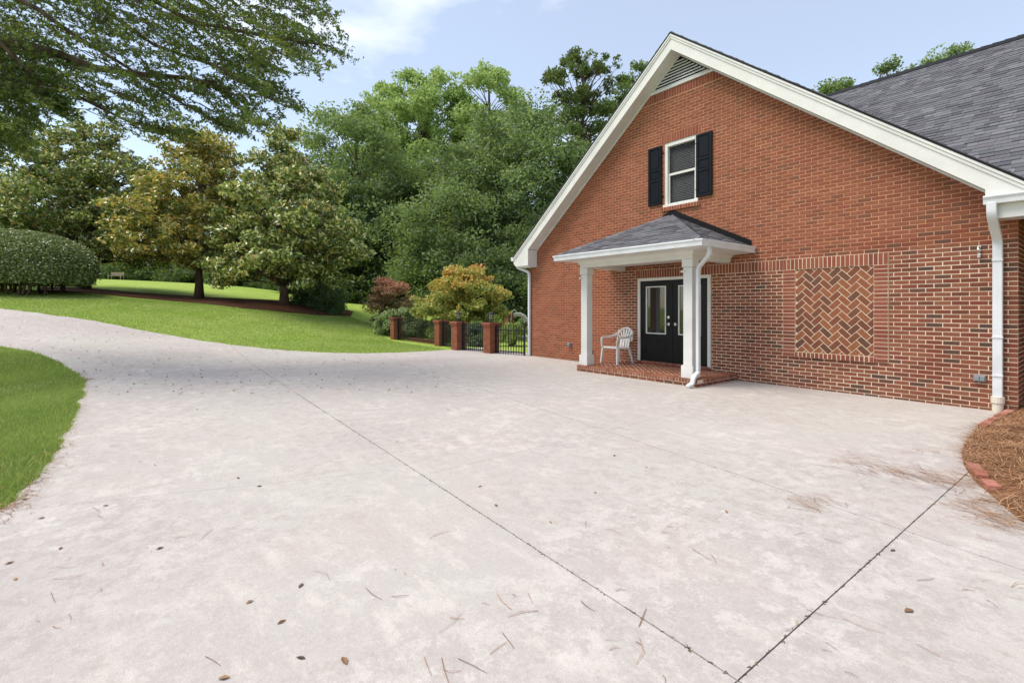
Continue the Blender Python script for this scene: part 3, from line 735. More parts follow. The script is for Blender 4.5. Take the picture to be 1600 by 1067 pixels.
# threshold course under the door
n = round(1.9/CO)
for i in range(n): face_brick(4.10+(i+.5)*1.9/n, -.05, PZ+.03, 1.9/n-JT, .075, 0, 'soldier', 'threshold_brick', porch, .06)
def column(cx, cy):
    col = MB(); col.box(cx-.095, cx+.095, cy-.095, cy+.095, PZ+.24, 2.30); col = col.build('porch_column', 'white', house, bev=.006)
    m = MB(); m.box(cx-.125, cx+.125, cy-.125, cy+.125, PZ, PZ+.225)
    m.prism([(cx-.125, cy-.125, PZ+.226), (cx+.125, cy-.125, PZ+.226), (cx+.125, cy+.125, PZ+.226), (cx-.125, cy+.125, PZ+.226)], (0, 0, .012)); m.build('column_base', 'white', col, bev=.005)
    m = MB(); m.box(cx-.115, cx+.115, cy-.115, cy+.115, 2.302, 2.455); m.build('column_cap', 'white', col, bev=.004)
    m = MB(); m.box(cx-.135, cx-.098, cy-.12, cy-.096, 2.20, 2.235); m.tube([(cx-.06, cy-.096, 2.22), (cx-.06, cy-.14, 2.21), (cx-.05, cy-.16, 2.24)], .012, 6); m.build('camera_bracket', 'plastic', col)
column(3.63, -1.33); column(6.33, -1.33)
# beam, soffit, crown and gutter of the porch roof (X 3.15 .. 6.95, front Y -1.97)
m = MB()
BX0, BX1, BYF = 3.52, 6.44, -1.44
m.box(BX0, BX1, BYF, BYF+.2, 2.456, 2.63); m.box(BX0, BX0+.2, BYF+.201, -.002, 2.456, 2.63); m.box(BX1-.2, BX1, BYF+.201, -.002, 2.456, 2.63)
m.build('porch_beam', 'white', house, bev=.004)
m = MB(); m.box(BX0+.2, BX1-.2, BYF+.2, -.002, 2.55, 2.57); m.build('porch_ceiling', 'white', house)
EX0, EX1, EYF = 3.27, 6.84, -1.86
def ring(m, x0, x1, yf, z0, X0, X1, Yf, z1):
    """sloped skirt round three sides from (inner,z0) to (outer,z1)"""
    m.poly([(x0, yf, z0), (x1, yf, z0), (X1, Yf, z1), (X0, Yf, z1)]); m.poly([(x1, yf, z0), (x1, -.002, z0), (X1, -.002, z1), (X1, Yf, z1)]); m.poly([(x0, yf, z0), (X0, Yf, z1), (X0, -.002, z1), (x0, -.002, z0)])
m = MB(); ring(m, BX0-.003, BX1+.003, BYF-.003, 2.53, BX0-.06, BX1+.06, BYF-.06, 2.605); ring(m, BX0-.06, BX1+.06, BYF-.06, 2.605, EX0, EX1, EYF, 2.612)
ring(m, EX0, EX1, EYF, 2.612, EX0, EX1, EYF, 2.74); m.build('porch_soffit', 'white', house)
m = MB(); gp = gutter_profile()
prof = [(-p, z) for p, z in gp]
for i in range(len(prof)):
    (a, za), (b, zb) = prof[i], prof[(i+1) % len(prof)]
    e = .003
    def pt(k, off, zz):
        off += e
        return [(EX0-off, -.004, 2.615+zz), (EX0-off, EYF-off, 2.615+zz), (EX1+off, EYF-off, 2.615+zz), (EX1+off, -.004, 2.615+zz)][k]
    for k in range(3): m.poly([pt(k, a, za), pt(k+1, a, za), pt(k+1, b, zb), pt(k, b, zb)])
for k in (0, 3): m.poly([pt(k, a, za) for a, za in prof])
m.build('porch_gutter', 'gutter', house)
RX0, RX1, RYF, RZE, RZA, RXA = EX0-.05, EX1+.05, EYF-.05, 2.735, 3.64, 5.05
m = MB(); A = (RXA, -.01, RZA); 
cL, cR, wL, wR_ = (RX0, RYF, RZE), (RX1, RYF, RZE), (RX0, -.004, RZE), (RX1, -.004, RZE)
m.mesh([A, cL, cR, wL, wR_], [(0, 1, 2), (0, 3, 1), (0, 2, 4), (1, 3, 4, 2)]); proof = m.build('porch_roof', 'flash', house)
def tri_shingles(a, b, top, nmax):
    a, b, top = map(lambda q: np.array(q, float), (a, b, top)); u = b-a; L = np.linalg.norm(u); u /= L
    v = (top-a)-u*np.dot(top-a, u); H = np.linalg.norm(v); v /= H; tx = np.dot(top-a, u)
    shingle_face(a, u, v, [(0, 0), (L, 0), (tx, H)], 'shingle', proof, nmax, expo=.13, wr=(.13, .30))
tri_shingles(cL, cR, A, 170); tri_shingles(wL, cL, A, 60); tri_shingles(cR, wR_, A, 70)
for cc in (cL, cR):
    a, b = np.array(cc), np.array(A); d = (b-a)/np.linalg.norm(b-a); sd_ = np.cross(d, (0, 0, 1)); sd_ /= np.linalg.norm(sd_); L = np.linalg.norm(b-a); k = 0; hm = MB()
    while k*.15 < L-.1:
        p, q = a+d*(k*.15), a+d*min(L, k*.15+.17); upv = np.array([0, 0, .035]); dr = np.array([0, 0, -.035])
        for s in (-1, 1):
            hm = MB() if True else hm
            hm.prism([p+upv, q+upv*.65, q+sd_*s*.12+dr, p+sd_*s*.12+dr+upv*.3], (0, 0, .008), random.random()); hm.build('hip_shingle', 'shingle', proof, attr=True)
        k += 1
m = MB()   # black flashing against the wall
for (xa, xb) in ((RXA, RX1-.02), (RXA, RX0+.02)):
    m.prism([(RXA, -.016, RZA), (xb, -.016, RZE+.02), (xb, -.016, RZE+.14), (RXA, -.016, RZA+.14)], (0, .008, 0))
m.build('wall_flashing', 'flash', proof)

# ---------------- downspouts
def dspout(pts, w=.075, d=.06, name='downspout', up_=(0, 1, 0), mat='gutter'):
    m = MB(); m.rect_tube(pts, w, d, up_); return m.build(name, mat, house, bev=.008)
def smooth_path(pts, n=5):
    out = [np.array(pts[0], float)]
    for i in range(1, len(pts)-1):
        a, b, c = map(lambda q: np.array(q, float), pts[i-1:i+2]); r = .45
        l1 = min(.09, np.linalg.norm(a-b)*r); l2 = min(.09, np.linalg.norm(c-b)*r)
        p = b+(a-b)/np.linalg.norm(a-b)*l1; q = b+(c-b)/np.linalg.norm(c-b)*l2
        for k in range(n+1):
            t_ = k/n; out.append((1-t_)**2*p+2*t_*(1-t_)*b+t_*t_*q)
    out.append(np.array(pts[-1], float)); return out
def strap(x, y, z, w=.085, d=.07):
    m = MB(); m.box(x-w/2, x+w/2, y-d/2-.004, y+d/2, z-.012, z+.012); m.build('downspout_strap', 'gutter', house)
# right: from cornice gutter back to the wall
dR = dspout(smooth_path([(10.385, YF-.07, 2.98), (10.385, YF-.07, 2.80), (10.40, -.055, 2.48), (10.40, -.055, .24)]), .105, .08, up_=(0, 1, .01))
m = MB(); m.tube([(10.40, -.06, .0), (10.40, -.06, .16)], .062, 16); m.tube([(10.40, -.06, .16), (10.40, -.06, .25)], .075, 16); m.build('drain_pipe', 'pvc', house)
for z in (2.2, 1.1, .55): strap(10.40, -.057, z, .112, .088)
# porch: from the right gutter to the front column and down past the step
px_, py_ = 6.475, -1.40
dspout(smooth_path([(6.885, -1.62, 2.63), (6.885, -1.62, 2.47), (px_+.06, py_, 2.27), (px_+.06, py_, 2.0), (px_+.06, py_-.0, .28)]), .06, .08, up_=(0, 1, .01))
dspout(smooth_path([(px_+.06, py_-.0, .30), (px_+.06, py_-.17, .22), (px_+.06, py_-.19, .10), (px_+.02, py_-.30, .055)]), .062, .082, up_=(1, .2, 0))
# left corner
dspout(smooth_path([(-.30, YF+.10, 2.90), (-.30, YF+.10, 2.78), (.03, -.05, 2.62), (.03, -.05, 2.3), (.03, -.05, .04)]), .08, .07, up_=(0, 1, .01))
strap(.03, -.05, 1.5); strap(.03, -.05, .3)

# ---------------- french door
door = MB(); door.box(4.16, 5.94, .03, .05, .26, 2.19); door = door.build('french_door', 'dark', house)
m = MB(); m.box(4.10, 4.17, -.03, .11, .24, 2.235); m.box(5.93, 6.0, -.03, .11, .24, 2.235); m.box(4.171, 5.929, -.03, .11, 2.165, 2.235); m.build('door_frame', 'white', door, bev=.006)
m = MB(); m.box(4.10, 6.0, -.04, .11, .213, .24); m.build('threshold', 'white', door)
def leaf(x0, x1):
    L = MB(); gx0, gx1, gz0, gz1 = x0+.16, x1-.16, .90, 2.03; Y0, Y1 = .0, .04
    L.box(x0, gx0, Y0, Y1, .245, 2.16); L.box(gx1, x1, Y0, Y1, .245, 2.16); L.box(gx0, gx1, Y0, Y1, gz1, 2.16); L.box(gx0, gx1, Y0, Y1, .245, gz0)
    lf = L.build('door_leaf', 'black', door)
    m = MB(); m.box(gx0+.02, gx1-.02, .012, .02, gz0+.02, gz1-.02); m.build('pane', 'glass', lf)
    m = MB()
    for b in ((gx0-.004, gx0+.025, gz0, gz1), (gx1-.025, gx1+.004, gz0, gz1), (gx0+.025, gx1-.025, gz1-.025, gz1), (gx0+.025, gx1-.025, gz0, gz0+.025)): m.box(b[0], b[1], -.008, .02, b[2], b[3])
    m.build('pane_trim', 'white', lf)
    m = MB(); px0, px1, pz0, pz1 = x0+.15, x1-.15, .38, .78
    m.box(px0, px1, -.006, .0, pz0, pz0+.02); m.box(px0, px1, -.006, .0, pz1-.02, pz1); m.box(px0, px0+.02, -.006, .0, pz0+.02, pz1-.02); m.box(px1-.02, px1, -.006, .0, pz0+.02, pz1-.02); m.box(px0+.05, px1-.05, -.005, 0, pz0+.05, pz1-.05)
    m.build('raised_panel', 'black', lf, bev=.004); return lf
l1 = leaf(4.175, 5.045); l2 = leaf(5.055, 5.925)
m = MB(); m.box(5.03, 5.07, -.012, .0, .245, 2.16); m.build('astragal', 'black', door, bev=.004)
def handle(lf, x, s):
    m = MB(); m.tube([(x, -.012, 1.14), (x, .0, 1.14)], .032, 14); m.tube([(x, -.05, 1.14), (x, -.012, 1.14)], .012, 8); m.tube([(x, -.05, 1.14), (x+s*.11, -.055, 1.135)], .011, 8); m.build('handle', 'chrome', lf, smooth=False)
handle(l1, 4.965, -1); handle(l2, 5.135, 1)
m = MB(); m.tube([(4.965, -.02, 1.30), (4.965, .0, 1.30)], .033, 14); m.tube([(4.965, -.03, 1.30), (4.965, -.02, 1.30)], .02, 10); m.build('deadbolt', 'chrome', l1)

# ---------------- gable window
win = MB(); win.box(4.86, 5.67, .20, .21, WZ0+.02, WZ1); win = win.build('window', 'dark', house)
m = MB(); f0, f1, a0, a1 = WIN[0], WIN[1], WZ0, WZ1
m.box(f0, f0+.075, .02, .13, a0+.05, a1); m.box(f1-.075, f1, .02, .13, a0+.05, a1); m.box(f0+.0751, f1-.0751, .02, .13, a1-.09, a1); m.box(f0-.02, f1+.02, -.03, .13, a0-.01, a0+.05); m.build('frame', 'white', win, bev=.004)
zm = (a0+a1)/2+.0
m = MB(); m.box(f0+.076, f1-.076, .055, .095, zm-.02, zm+.03); m.box(f0+.076, f0+.11, .06, .10, a0+.051, zm-.021); m.box(f1-.11, f1-.076, .06, .10, a0+.051, zm-.021); m.box(f0+.11, f1-.11, .06, .10, a0+.051, a0+.085); m.build('sash', 'white', win)
for (za, zb, y) in ((a0+.085, zm-.02, .078), (zm+.03, a1-.09, .098)):
    m = MB(); m.box(f0+.078, f1-.078, y, y+.006, za, zb); m.build('pane', 'wglass', win)
z = a0+.10; blm = MB(); blm.prism([(f0+.09, .112, 0), (f1-.09, .112, 0), (f1-.09, .124, .034), (f0+.09, .124, .034)], (0, .0015, -.0015))
bo = blm.build('blind_slat', 'blind', win); bo.location.z = z-.0; first = True
bo.data.transform(Matrix.Translation((0, 0, 0)))
while z < a1-.11:
    if first: first = False
    else:
        o2 = bo.copy(); C.objects.link(o2); o2.location.z = z
    z += .038
def shutter(x0, x1, z0, z1):
    S = MB(); fr = .07; S.box(x0, x1, -.03, -.004, z0, z1); sh = S.build('shutter', 'shutter', house)
    H = z1-z0; zs = [z0, z0+.40*H, z0+.44*H, z0+.57*H, z0+.61*H, z1]
    m = MB(); e = .055
    m.box(x0, x0+e, -.045, -.0305, z0, z1); m.box(x1-e, x1, -.045, -.0305, z0, z1)
    for za, zb in ((z0, z0+.05), (z0+.40*H, z0+.44*H), (z0+.58*H, z0+.62*H), (z1-.05, z1)): m.box(x0+e, x1-e, -.045, -.0305, za, zb)
    m.build('shutter_rail', 'shutter', sh, bev=.004)
    for za, zb in ((z0+.05, z0+.40*H), (z0+.44*H, z0+.58*H), (z0+.62*H, z1-.05)):
        m = MB(); m.box(x0+e+.02, x1-e-.02, -.04, -.0305, za+.02, zb-.02); m.build('raised_panel', 'shutter', sh, bev=.006)
    for zz in (z0+.18, z1-.18):
        m = MB(); m.box(x0 if x0 > 5.3 else x1-.002, (x0-.0) if False else (x1+.05 if x0 < 5.3 else x0-.03), -.012, -.004, zz-.012, zz+.012); m.build('hinge', 'iron', sh)
shutter(4.42, 4.79, 3.94, 5.31); shutter(5.67, 6.04, 3.94, 5.31)

# ---------------- small fittings on the wall
m = MB(); m.box(10.14, 10.27, -.04, 0, .44, .53); m.box(10.15, 10.205, -.052, -.04, .45, .52); m.box(10.21, 10.26, -.052, -.04, .45, .52); m.build('outlet_box', 'greybox', house, bev=.004)
m = MB(); m.box(1.70, 1.82, -.05, 0, .43, .53); m.box(1.71, 1.81, -.09, -.05, .46, .53); m.build('outlet_box', 'greybox', house, bev=.004)
m = MB(); m.box(10.185, 10.215, -.012, 0, 2.27, 2.43); m.tube([(10.20, -.01, 2.40), (10.20, -.07, 2.41), (10.20, -.085, 2.38)], .014, 8); m.tube([(10.20, -.01, 2.33), (10.20, -.06, 2.33), (10.20, -.075, 2.35)], .018, 8); m.tube([(10.20, -.01, 2.28), (10.20, -.05, 2.27)], .02, 8); m.build('hose_hook', 'chrome', house)
m = MB(); m.tube([(2.60, .0, .34), (2.60, -.09, .34), (2.60, -.12, .27)], .018, 8); m.tube([(2.60, -.07, .34), (2.60, -.07, .41)], .012, 8); m.tube([(2.60, -.07, .405), (2.60, -.07, .42)], .035, 10); m.build('hose_tap', 'iron', house)

# ------------------------------------------------------------------ brick edging, pine straw bed
bedm = MB()
bed_poly = [(10.47, -.03)] + bed_edge[1:-1] + [(15, -6.4), (15, .70), (10.62, .70), (10.62, -.03)]
bm = bmesh.new(); vs = [bm.verts.new((x, y, 0)) for x, y in bed_poly]; f = bm.faces.new(vs); bmesh.ops.triangulate(bm, faces=[f])
for c in np.arange(10.4, 15, .2):
    bmesh.ops.bisect_plane(bm, geom=bm.verts[:]+bm.edges[:]+bm.faces[:], plane_co=(c, 0, 0), plane_no=(1, 0, 0))
for c in np.arange(-6.4, .7, .2):
    bmesh.ops.bisect_plane(bm, geom=bm.verts[:]+bm.edges[:]+bm.faces[:], plane_co=(0, c, 0), plane_no=(0, 1, 0))
BP = np.array(bed_poly)
def bed_h(x, y):
    e = min(1e9, *[abs((BP[(i+1) % len(BP), 0]-BP[i, 0])*(BP[i, 1]-y)-(BP[i, 0]-x)*(BP[(i+1) % len(BP), 1]-BP[i, 1]))/(np.hypot(*(BP[(i+1) % len(BP)]-BP[i]))+1e-9) if -.1 < np.dot(np.array([x, y])-BP[i], BP[(i+1) % len(BP)]-BP[i])/(np.dot(BP[(i+1) % len(BP)]-BP[i], BP[(i+1) % len(BP)]-BP[i])+1e-9) < 1.1 else 1e9 for i in range(len(bed_edge)+1)])
    return .028+min(.085, e*.28)*(1+.35*sin(x*9+y*4)*cos(y*7-x*3))
for v in bm.verts: v.co.z = bed_h(v.co.x, v.co.y)
me = bpy.data.meshes.new('straw_bed'); bm.to_mesh(me); bm.free(); me.materials.append(MAT['straw']); me.shade_smooth()
prop(link(me, 'straw_bed'), kind='structure')
def needles(name, P, L, W, ang, tilt, mat, lift=.0, kind='stuff', label=None, cat=None, bend=.15):
    N = len(P); d = np.stack([np.cos(ang)*np.cos(tilt), np.sin(ang)*np.cos(tilt), np.sin(tilt)], -1)
    s = np.stack([-np.sin(ang), np.cos(ang), np.zeros(N)], -1); b = (RNG.random(N)-.5)*2*bend
    upv = np.array([0, 0, 1.])
    a = P-d*L[:, None]/2; c = P+d*L[:, None]/2; m_ = P+s*(b*L)[:, None]+upv*(np.abs(b)*L*.25)[:, None]
    w = s*W[:, None]/2; hgt = upv*W[:, None]*.6
    V = np.stack([a-w, a+w, m_+w+hgt, m_-w+hgt, m_-w+hgt, m_+w+hgt, c+w*.6, c-w*.6], 1).reshape(-1, 3)
    o = np_mesh(name, V, 4, np.repeat(RNG.random(N), 2), mat)
    prop(o, label, cat, kind=kind); return o
pts = []
bx = BP[:, 0]; by = BP[:, 1]
def inpoly(x, y, poly):
    c = False; j = len(poly)-1
    for i in range(len(poly)):
        if ((poly[i][1] > y) != (poly[j][1] > y)) and (x < (poly[j][0]-poly[i][0])*(y-poly[i][1])/(poly[j][1]-poly[i][1]+1e-12)+poly[i][0]): c = not c
        j = i
    return c
ED_ = [p for k in range(len(bed_edge)-3) for p in (bed_edge[k], ((bed_edge[k][0]+bed_edge[k+1][0])/2, (bed_edge[k][1]+bed_edge[k+1][1])/2))]
while len(pts) < 15000:
    x = 10.35+2.4*random.random()**1.4; y = random.uniform(-6.0, .6)
    if inpoly(x, y, bed_poly) and not ((y > -1.3 or -4.4 < y < -3.6) and min(math.hypot(x-e_[0]-.1, y-e_[1]) for e_ in ED_) < .10 and random.random() < .8): pts.append((x, y, bed_h(x, y)+.004+random.random()*.02))
P = np.array(pts); N = len(P)
needles('pine_straw', P, RNG.uniform(.10, .24, N), RNG.uniform(.0025, .0045, N), RNG.uniform(0, 2*pi, N), RNG.normal(.05, .22, N), 'needle', label='loose brown pine straw heaped over the planting bed', cat='pine straw')
# straw drifting onto the concrete from the bed
pts = []
for (px, py, sx, sy, n_, an) in [(1500, 752, 26, 8, 200, 0), (1450, 745, 34, 6, 150, 0), (1400, 735, 40, 5, 130, 0), (1345, 722, 25, 6, 80, 0), (1278, 786, 22, 7, 70, 0), (1440, 706, 26, 3, 40, 0), (1530, 790, 26, 10, 230, 0), (1575, 815, 26, 9, 200, 0), (1505, 690, 12, 14, 120, 0), (1520, 668, 12, 8, 80, 0)]:
    for _ in range(int(n_*.6)):
        q = onz(px+random.gauss(0, sx), py+random.gauss(0, sy), .03)
        if q[1] > -.05: continue
        pts.append((q[0], q[1], .033+random.random()*.006))
P = np.array(pts); N = len(P)
dirv = onz(1500, 760)-onz(1320, 715); a0_ = math.atan2(dirv[1], dirv[0])
needles('pine_needle_drift', P, RNG.uniform(.10, .22, N), RNG.uniform(.002, .0035, N), a0_+RNG.normal(0, .5, N), RNG.normal(0, .02, N), 'needle', label='thin drift of brown pine needles trailing across the concrete', cat='pine needles')
# scattered twigs, needles and crumbs
pts = []; 
while len(pts) < 150:
    px, py = random.uniform(0, 1600), 560+random.random()**1.2*507
    q0 = onz(px, py, .03)
    for k in range(random.choice((1, 1, 2, 4, 6))):
        q = q0+np.array([random.gauss(0, .13), random.gauss(0, .10), 0])
        if q[1] > -.1 or q[0] < -3.4: continue
        if inpoly(q[0], q[1], outline): pts.append((q[0], q[1], .034))
for _ in range(750):   # along the island edge
    i = random.randrange(21, len(near)-1); t_ = random.random(); q = np.array(near[i])*(1-t_)+np.array(near[i+1])*t_ if i < len(near)-1 else near[i]
    q = q+np.array([abs(random.gauss(0, .07)) if random.random() < .7 else abs(random.gauss(0, .3)), random.gauss(.03, .06)]); pts.append((q[0], q[1], tz(q[0], q[1])+.035))
P = np.array(pts); N = len(P)
needles('twig_litter', P, RNG.uniform(.03, .17, N)*np.where(RNG.random(N) < .25, .35, 1), RNG.uniform(.0018, .004, N), RNG.normal(.3, .8, N), np.zeros(N), 'litter', label='small twigs and pine needles scattered thinly over the driveway', cat='litter')
# dirt and crumbs caught in the joints
pts = []; an_ = []
for (p, q, n_) in (((3.0, -7.56), (10.56, -7.92), 260), ((10.66, -3.9), (10.59, -7.9), 170), ((6.5, -5.11), (11.6, -5.91), 50)):
    p, q = np.array(p), np.array(q); d_ = (q-p)/np.linalg.norm(q-p)
    for _ in range(n_):
        c_ = p+(q-p)*random.random()+np.array([-d_[1], d_[0]])*random.gauss(0, .004); pts.append((c_[0], c_[1], .0305)); an_.append(math.atan2(d_[1], d_[0])+random.gauss(0, .7))
P = np.array(pts); N = len(P)
needles('joint_dirt', P, RNG.uniform(.006, .026, N), RNG.uniform(.002, .006, N), np.array(an_), np.zeros(N), 'soilbits', label='dark dirt and crumbs caught along the driveway joints', cat='dirt')
# far dry crumbs on the upper drive
pts = []
while len(pts) < 330:
    px, py = random.uniform(0, 700), random.uniform(486, 620); h_, d_ = hit(px, py)
    if inpoly(h_[0], h_[1], outline): pts.append((h_[0], h_[1], h_[2]+.036))
P = np.array(pts); N = len(P)
needles('leaf_crumbs', P, RNG.uniform(.025, .075, N), RNG.uniform(.010, .026, N), RNG.uniform(0, 6.3, N), np.zeros(N), 'dryleaf', label='brown leaf crumbs sprinkled over the upper driveway', cat='leaf litter')
# single fallen leaves
lm = []
for v_ in range(4):
    m = MB(); L = .105; n_ = 7; prof = [0, .45, .9, 1, .8, .45, 0]; curl = (.15, .3, .08, .22)[v_]
    vs = []
    for i in range(n_):
        x = (i/(n_-1)-.5)*L; w = prof[i]*.02*(1+.25*((i*v_) % 2)); zc = curl*(x*x)*6
        vs += [(x, -w, zc+w*.5*(v_ % 2+.4)), (x, 0, zc), (x, w, zc+w*.6)]
    fs = []
    for i in range(n_-1):
        for k in range(2): fs.append((i*3+k, (i+1)*3+k, (i+1)*3+k+1, i*3+k+1))
    m.mesh(vs, fs); o = m.build('t', 'dryleaf', None); lm.append(o.data); bpy.data.objects.remove(o)
spots = [(95, 857), (250, 857), (470, 915), (538, 1033), (470, 1028), (390, 941), (440, 972), (65, 810), (40, 780), (372, 747), (860, 816), (775, 790), (620, 690), (960, 712), (1395, 860), (1420, 955), (1010, 730), (350, 1060), (165, 790), (15, 880), (24, 905), (405, 760), (750, 760), (308, 640), (505, 655), (1135, 800), (700, 640), (930, 770)]
for i, (px, py) in enumerate(spots):
    q = onz(px, py, .03); o = link(lm[i % 4], 'fallen_leaf', None, (q[0], q[1], .0325)); s_ = random.uniform(.34, .58) if py > 830 else random.uniform(.3, .5)
    o.scale = (s_, s_, s_); o.rotation_euler = (0, 0, random.uniform(0, 6.3))
    prop(o, 'small curled brown leaf lying on the pale concrete driveway', 'leaf', 'fallen leaves on the driveway')
# edging bricks between drive and bed
edg = thing('brick_edging', 'pink brick edging curving between driveway and pine straw bed', 'brick edging', (10.6, -2.5, 0))
em = MB().box(-.095, .095, -.045, .045, -.03, .03).build('t', 'edging', None, bev=.006); emd = em.data; bpy.data.objects.remove(em)
pl = [np.array(p) for p in bed_edge[:-2]]; acc = []; 
for i in range(len(pl)-1):
    L = np.linalg.norm(pl[i+1]-pl[i]); n_ = max(1, int(L/.21))
    for k in range(n_): acc.append((pl[i]+(pl[i+1]-pl[i])*(k+.5)/n_, pl[i+1]-pl[i]))
acc = [(p, d) for p, d in acc if p[1] > -1.5 or -4.5 < p[1] < -3.5]
for p, d in acc:
    nrm = np.array([-d[1], d[0]]); nrm /= np.linalg.norm(nrm); 
    if nrm[0] < 0: nrm = -nrm
    c = p+nrm*.06; o = link(emd, 'brick', edg, np.array([c[0], c[1], .05+random.uniform(-.006, .008)])-wbase(edg)); o.rotation_euler = (random.uniform(-.05, .05), random.uniform(-.05, .05), math.atan2(nrm[1], nrm[0])+pi/2+random.uniform(-.06, .06))

# ------------------------------------------------------------------ grass blades
def blades(name, P, h, w, label, mat='blade'):
    N = len(P); a = RNG.uniform(0, 2*pi, N); lean = RNG.normal(0, .45, (N, 2))*h[:, None]
    s = np.stack([np.cos(a), np.sin(a), np.zeros(N)], -1)*w[:, None]/2
    tip = P+np.concatenate([lean, h[:, None]], 1)
    V = np.stack([P-s, P+s, tip], 1).reshape(-1, 3)
    x, y = P[:, 0], P[:, 1]; pn = .5+.25*np.sin(x*1.9+1.3*np.sin(y*1.1))+.25*np.sin(y*2.3+1.7*np.sin(x*.8+1))*np.cos(x*.37+y*.6)
    prop(np_mesh(name, V, 3, np.clip(pn*.45+RNG.random(N)*.55, 0, .999), mat), label, 'grass', kind='stuff')
NE = np.array(near)
isl = [tuple(p) for p in near]+[(6.75, -11.1), (6.0, -14), (-6, -22), (-14, -17)]
isl_out = [tuple(p) for p in near]+[(6.75, -11.1), (7.2, -12), (7.0, -14.5), (-8, -24), tuple(atd(-300, 525, 14)[:2])]
IP = np.array(isl_out)
def sample_in(poly, n, bias):
    x0, y0 = poly.min(0); x1, y1 = poly.max(0); out = []
    got = 0
    from_ = poly
    while got < n:
        q = np.stack([RNG.uniform(x0, x1, n*2), RNG.uniform(y0, y1, n*2)], -1)
        c = np.zeros(len(q), bool); j = len(poly)-1
        for i in range(len(poly)):
            cond = ((poly[i, 1] > q[:, 1]) != (poly[j, 1] > q[:, 1])) & (q[:, 0] < (poly[j, 0]-poly[i, 0])*(q[:, 1]-poly[i, 1])/(poly[j, 1]-poly[i, 1]+1e-12)+poly[i, 0]); c ^= cond; j = i
        q = q[c]
        if bias is not None: q = q[RNG.random(len(q)) < bias(q)]
        out.append(q); got += len(q)
    return np.concatenate(out)[:n]
def view_ok(q, m=60):
    v = q-CAM; d = v@FW; px = CX+FPX*(v@RT)/np.maximum(d, .1); return (d > .5) & (px > -m) & (px < 1660)
q = sample_in(IP, 120000, lambda q: np.where(view_ok(q), np.clip((6.0/np.maximum(todist(q[:, 0], q[:, 1]), 3))**1.3, .05, 1), 0))
z = terr(q[:, 0], q[:, 1]); dd = todist(q[:, 0], q[:, 1])
blades('island_grass', np.column_stack([q, z-.01]), RNG.uniform(.03, .085, len(q))*np.where(RNG.random(len(q)) < .06, 1.5, 1), .005+dd*.0012, 'mown green grass of the near lawn left of the driveway')
far_poly = np.array([tuple(p) for p in far]+[tuple(hit(px, py)[0][:2]) for px, py in [(60, 462), (311, 475), (444, 486), (560, 495), (600, 520)]][::-1]+[(-9.4, -.5), (-5.3, -.5), (-3.4, -.6)][:0])
far_poly = np.array([tuple(p) for p in far]+[tuple(hit(px, py)[0][:2]) for px, py in [(0, 462), (150, 463), (311, 474), (444, 485), (545, 494), (590, 510), (605, 530)]]+[(-7, -.6), (-3.5, -.7)])
q = sample_in(far_poly, 130000, lambda q: np.where(view_ok(q), 1, 0))
z = terr(q[:, 0], q[:, 1]); dd = todist(q[:, 0], q[:, 1])
blades('lawn_grass', np.column_stack([q, z-.012]), RNG.uniform(.015, .045, len(q)), .008+dd*.0005, 'mown bright green grass of the sloping lawn beyond the driveway')

lq = np.concatenate([sample_in(far_poly, 380, lambda q: np.where(view_ok(q), 1, 0)), sample_in(IP, 160, lambda q: np.where(view_ok(q) & (todist(q[:, 0], q[:, 1]) < 14), 1, 0))])
P = np.column_stack([lq, terr(lq[:, 0], lq[:, 1])+.035]); N = len(P)
needles('lawn_leaf_litter', P, RNG.uniform(.03, .09, N), RNG.uniform(.012, .03, N), RNG.uniform(0, 6.3, N), RNG.normal(0, .3, N), 'dryleaf', label='dry leaf bits sprinkled over the mown lawns', cat='leaf litter')

